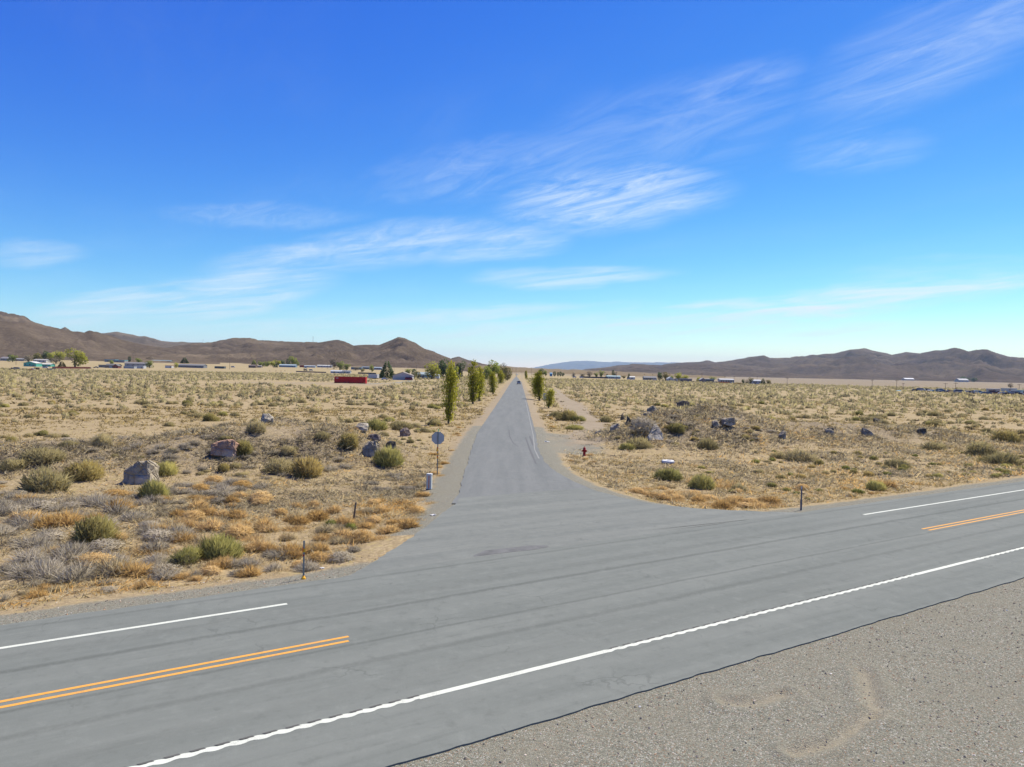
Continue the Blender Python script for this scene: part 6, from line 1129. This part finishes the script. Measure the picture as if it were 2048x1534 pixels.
for a in (('pickup', (.08, .08, .09), 24, 740, 10, 'dark pickup at the left of the yard before the teal house'), ('van', (.1, .09, .09), 34, 739.5, -5, 'dark van in front of the teal house'), ('sedan', (.45, .06, .05), 62, 741, 15, 'red car in the yard before the teal house'), ('sedan', (.5, .5, .5), 66, 740, -20, 'grey white car beside the red car'),
          ('van', (.5, .3, .05), 75, 740, 8, 'yellow van in the yard right of the red car'), ('van', (.65, .66, .66), 91, 736.5, 5, 'white van before the low white roofed wing'), ('sedan', (.07, .09, .11), 98, 741, -8, 'dark blue car right of the yellow van'), ('pickup', (.1, .12, .14), 106, 739.5, 12, 'dark pickup at the left end of the red fence'), ('sedan', (.7, .7, .7), 179, 737, 30, 'white car at the right end of the red fence'),
          ('pickup', (.16, .18, .22), 192, 736, 5, 'grey blue pickup left of the low grey shed'), ('van', (.68, .68, .66), 466, 735, 0, 'white van on the bare ground left of the brown shed'), ('pickup', (.65, .65, .65), 611, 737, 0, 'white pickup before the pale blue low house'), ('van', (.02, .02, .02), 611, 741.5, 0, 'black van above the dark fence'), ('van', (.55, .6, .6), 622, 741.5, 3, 'pale van right of the black van'), ('sedan', (.62, .62, .62), 769, 760, 25, 'white car below the big conifer'), ('van', (.2, .02, .03), 818, 760.5, 15, 'dark red van at the right corner of the garage house'),
          ('van', (.72, .72, .72), 1149, 755.5, 0, 'white van left of the dark fence'), ('van', (.75, .75, .75), 1163, 756.5, 0, 'white van before the dark fence'), ('van', (.72, .72, .7), 1258, 759.5, 10, 'white van left of the white shed'), ('pickup', (.7, .7, .7), 1265, 760, 0, 'white pickup before the white shed'), ('van', (.72, .72, .72), 1310, 760.5, 0, 'white van at the right end of the dark grey house'), ('pickup', (.05, .05, .06), 1362, 764, 0, 'black pickup left of the low brown shed'), ('sedan', (.08, .1, .14), 1432, 766, 4, 'dark car left of the orange fence'),
          ('van', (.65, .65, .65), 800, 757.5, 0, '')): 
    if a[5]: vehicle(*a)
JC = [(.06, .06, .07), (.75, .75, .74), (.14, .22, .34), (.42, .44, .46), (.05, .05, .06), (.4, .5, .56), (.2, .1, .07), (.62, .64, .64), (.1, .28, .42), (.3, .16, .08)]
JN = ['black', 'pale grey', 'navy blue', 'steel grey', 'black', 'light blue', 'rust brown', 'white', 'bright blue', 'orange brown']
ordn = ['first', 'second', 'third', 'fourth', 'fifth', 'sixth', 'seventh', 'eighth', 'ninth', 'tenth', 'eleventh', 'twelfth', 'thirteenth', 'fourteenth', 'fifteenth', 'sixteenth', 'seventeenth', 'eighteenth', 'nineteenth', 'twentieth', 'twenty-first', 'twenty-second', 'twenty-third', 'twenty-fourth']
for i, x in enumerate(np.linspace(1832, 2042, 24)):
    k = ['sedan', 'van', 'pickup', 'sedan'][i % 4]; vehicle(k, JC[(i * 7) % 10], x + rng.uniform(-3, 3), 782 + (x - 1832) * 0.041 + rng.uniform(-.6, .8), rng.uniform(-35, 35) + (180 if i % 3 == 0 else 0), '%s %s in the junkyard row, %s from its left end' % (JN[(i * 7) % 10], {'sedan': 'car', 'van': 'van', 'pickup': 'pickup'}[k], ordn[i]), 'junked_vehicle', 'car', 'junkyard vehicles')
def tarp(x, yb, w, label):
    p = hit(x, yb); k = mpp(p) * w; n = 12; g = np.linspace(-.5, .5, n); X, Y = np.meshgrid(g, g); Z = np.clip(0.55 - np.maximum(np.abs(X), np.abs(Y)), 0, .4) ** .6 * .5 + fbm(X * 6, Y * 6, 3) * .08; idx = np.arange(n * n).reshape(n, n); o = ob('blue_tarp', npmesh('blue_tarp', np.stack([X, Y, Z], -1).reshape(-1, 3), np.stack([idx[:-1, :-1], idx[:-1, 1:], idx[1:, 1:], idx[1:, :-1]], -1).reshape(-1, 4), True), col((.12, .42, .6)), loc=tuple(p), label=label, cat='tarp'); o.scale = (k, k * .5, k * .35)
tarp(1797, 782, 11, 'blue tarp over a low pile left of the junkyard'); 

# fences: posts and boards one by one
def fence(x0, y0, x1, y1, h, c, label, n, base=0.0, name='board_fence'):
    a, b = hit(x0, y0), hit(x1, y1); d = b - a; L = float(np.hypot(d[0], d[1])); r = empty(name, tuple(a), math.atan2(d[1], d[0]), label=label, cat='fence'); me = MB().box(0, L / n - .03, -.02, .02, .05, h).mesh('panel'); pm = MB().box(-.06, .06, -.08, .08, -.3, h + .15).mesh('post'); mm = col(c)
    for i in range(n):
        o = ob('panel', me, mm, r, (i * L / n + .015, 0, 0)); ob('post', pm, mm, r, (i * L / n, .1, 0))
    ob('post', pm, mm, r, (L, .1, 0))
fence(105, 737, 181, 737.5, 2.0, (.17, .045, .035), 'dark red board fence right of the teal house', 18)
fence(592, 744, 652, 747, 1.3, (.13, .105, .11), 'dark low fence left of the low pale house', 20)
fence(1160, 755.5, 1215, 757.5, 2.0, (.10, .09, .10), 'dark fence left of the turquoise cypress house', 16)
fence(1436, 766.3, 1458, 767.3, 1.5, (.6, .16, .06), 'orange red fence before the long white trailer house', 10)
fence(1466, 768, 1485, 768.6, 1.0, (.6, .3, .08), 'low orange barrier right of the long white trailer house', 8)
fence(716, 747.5, 752, 749, 1.7, (.12, .12, .11), 'dark fence behind the white box trailer', 12)
# wire fence posts across the left flat
for i, x in enumerate((118, 234, 392, 510, 540, 552, 562, 570)):
    y = (737, 745.5, 744, 742.5, 743, 743.5, 744, 743)[i]; p = hit(x, y); r = empty('fence_post', tuple(p), 0, label='%s wire fence post from the left on the left flat' % ordn[i], cat='fence post', group='wire fence posts on the left flat')
    MB().box(-.12, .12, -.12, .12, -.3, 1.9).build('post', M_WOOD, r); MB().tube([(0, 0, 1.7), (-1.2, 0, 0)], .06, 5).build('brace', M_WOOD, r)

# power poles
def pole(x, yb, yt, label, arms=1, transformer=False):
    p = hit(x, yb); k = mpp(p); h = (yb - yt) * k; r = empty('power_pole', tuple(p), R(rng.uniform(-20, 20)), label=label, cat='utility pole', group='power poles'); w = max(.14, h * .014)
    MB().tube([(0, 0, -.5), (0, 0, h)], [w, w * .7], 8).build('pole', M_WOOD, r)
    for q in range(arms):
        z = h - .5 - q * 1.2; c = MB().box(-1.2, 1.2, -.24, -.08, z - .08, z + .08).build('crossarm', M_WOOD, r)
        for s in (-1.1, -.5, .5, 1.1): MB().lathe([(0, .083), (.06, .083), (.08, .16), (.05, .24), (0, .26)], c=(s, -.16, z), n=6).build('insulator', M_STEEL, c)
    if transformer: MB().lathe([(0, 0), (.28, 0), (.3, .1), (.3, .9), (.25, 1.0), (0, 1.05)], c=(.5, 0, h - 3.2), n=10).build('transformer', M_STEEL, r)
for x, yb, yt, lb, ar, tf in ((1007, 764, 725, 'tall power pole among trees left of the side road', 2, True), (1011.5, 758, 729, 'power pole just behind the tall one by the grove', 1, False), (1024.5, 752, 737, 'nearer far pole left of the side road end', 1, False), (1032, 752, 737, 'farther pole left of the side road end', 1, False), (1062.5, 752, 735, 'power pole right of the side road end', 1, False), (459.5, 739, 711, 'power pole left of the brown shed', 1, False), (32, 730, 702, 'power pole left of the teal house', 1, False), (46, 722, 703, 'power pole behind the teal house', 1, False), (266, 724, 705, 'power pole behind the long grey white house', 1, False),
                         (833, 750, 730, 'power pole behind the cypress pair', 1, False), (788, 745, 729, 'power pole behind the garage house', 1, False), (644, 738, 725, 'left power pole of two by the white long house', 1, False), (655, 738, 722, 'right power pole of two by the white long house', 1, False), (1209.5, 762, 744, 'left pole of two before the turquoise cypress house', 1, False), (1232.5, 763, 744, 'right pole of two before the turquoise cypress house', 1, False), (1288.5, 758, 748, 'thin pole behind the dark grey house', 1, False), (1305, 757, 748, 'thin pole right behind the dark grey house', 1, False),
                         (1361, 762, 748, 'pole left of the light green tree on the right', 1, False), (1403.5, 763, 746, 'pole above the small gabled shed', 1, False), (1449.5, 765, 752, 'left pole above the long white trailer house', 1, False), (1468, 766, 752, 'right pole above the long white trailer house', 1, False), (1514, 767, 752, 'pole above the pale blue house', 1, False), (1574, 773, 755, 'lone pole right of the right houses', 1, False), (1744, 779, 759, 'lone pole in the middle of the right plain', 1, False), (1793, 778, 760, 'left pole above the blue tarp', 1, False), (1806, 780, 766, 'right pole above the blue tarp', 1, False), (1890.5, 783, 766, 'left pole of two above the junkyard', 1, False), (1911, 784, 765, 'right pole of two above the junkyard', 1, False), (2038, 786, 768, 'pole at the right edge above the junkyard', 1, False)): pole(x, yb, yt, lb, ar, tf)
# radio masts on the ridge of the left hills
def mast(x, ytop, ybase, D, label):
    e0, az = elev(x, ybase); e1, _ = elev(x, ytop); z0, z1 = e0 * D + CAMZ - 6, e1 * D + CAMZ; r = empty('radio_mast', (D * math.sin(az), D * math.cos(az), z0), 0, label=label, cat='radio mast'); H = z1 - z0; w = 1.0
    for sx, sy in ((-1, -1), (1, -1), (0, 1)): MB().tube([(sx * w, sy * w, 0), (sx * w * .5, sy * w * .5, H)], .22, 4).build('leg', M_STEEL, r)
    for q in range(10): z = H * (q + .5) / 10; f = 1 - .5 * z / H; MB().tube([(-w * f, -w * f, z), (w * f, -w * f, z), (0, w * f, z), (-w * f, -w * f, z)], .12, 4).build('brace', M_STEEL, r)
    MB().box(-2.2, 2.2, -.3, .3, H - 3, H - 2).build('antenna', M_STEEL, r)
mast(626, 673, 684, 3400, 'taller radio mast on the ridge of the low left hill'); mast(406, 679, 684, 5600, 'small radio mast on the left saddle')
# ------------------------------------------------------------------ say which one: plants that share a label are told apart by the nearest landmark
LAND = [('the leaning stake', 707, 1030), ('the reflector post', 607, 1130), ('the utility pedestal', 858, 965), ('the large dark green shrub', 190, 1060), ('the broad green shrub', 440, 1095), ('the dark grey boulder', 273, 945), ('the reddish boulder', 443, 900),
        ('the pale mound-top boulder', 528, 838), ('the upright blue grey boulder', 740, 898), ('the round brown boulder', 808, 862), ('the stop sign', 876, 900), ('the red hydrant', 1168, 905), ('the white tyre', 1340, 922), ('the pale pointed boulder', 1311, 865), ('the marker post', 1602, 997),
        ('the lone grey boulder', 1566, 868), ('the wedge boulder', 1740, 863), ('the black boulder', 1367, 808), ('the speed sign', 1089, 795), ('the nearest poplar', 893, 800), ('the wide grey sagebrush', 98, 960), ('the crumpled white sheet', 143, 1141), ('the right ridge end boulder', 1845, 862), ('the speckled grey boulder', 1661, 862), ('the pair of grey boulders', 1445, 848)]
def tell_apart():
    bpy.context.view_layer.update(); buckets = {}
    for o in COL.objects:
        g = o.get('group')
        if o.parent is None and g and o.type == 'MESH' and o.name.split('.')[0] in PROTO:
            x, y, _ = project(np.array(o.location)); L = min(LAND, key=lambda l: math.hypot(l[1] - x, 2 * (l[2] - y))); dx, dy = x - L[1], y - L[2]
            side = ('right of' if dx > 0 else 'left of') if abs(dx) > 1.6 * abs(dy) else ('below' if dy > 0 else 'above')
            buckets.setdefault((L[0], side, o.name.split('.')[0]), []).append((math.hypot(dx, dy), o))
    words = ['nearest', 'second nearest', 'third nearest', 'fourth nearest', 'fifth nearest', 'sixth nearest', 'seventh nearest', 'eighth nearest']
    kinds = {'tumbleweed': 'dry tumbleweed', 'dead_brush': 'grey dead bush', 'sagebrush': 'grey green sagebrush', 'rabbitbrush': 'yellow green rabbitbrush', 'olive_brush': 'dark olive bush', 'green_weed': 'bright green weed', 'grass_tuft': 'orange dry grass tuft'}
    for (land, side, kd), lst in buckets.items():
        lst.sort(key=lambda q: q[0])
        for i, (_, o) in enumerate(lst):
            if i < len(words): o['label'] = '%s %s %s, %s of its kind' % (kinds[kd], side, land, words[i])
            else: o['label'] = '%s %s %s, farther off among others alike' % (kinds[kd], side, land); o['group'] = '%s plants %s %s' % (kd.replace('_', ' '), side, land)
tell_apart()
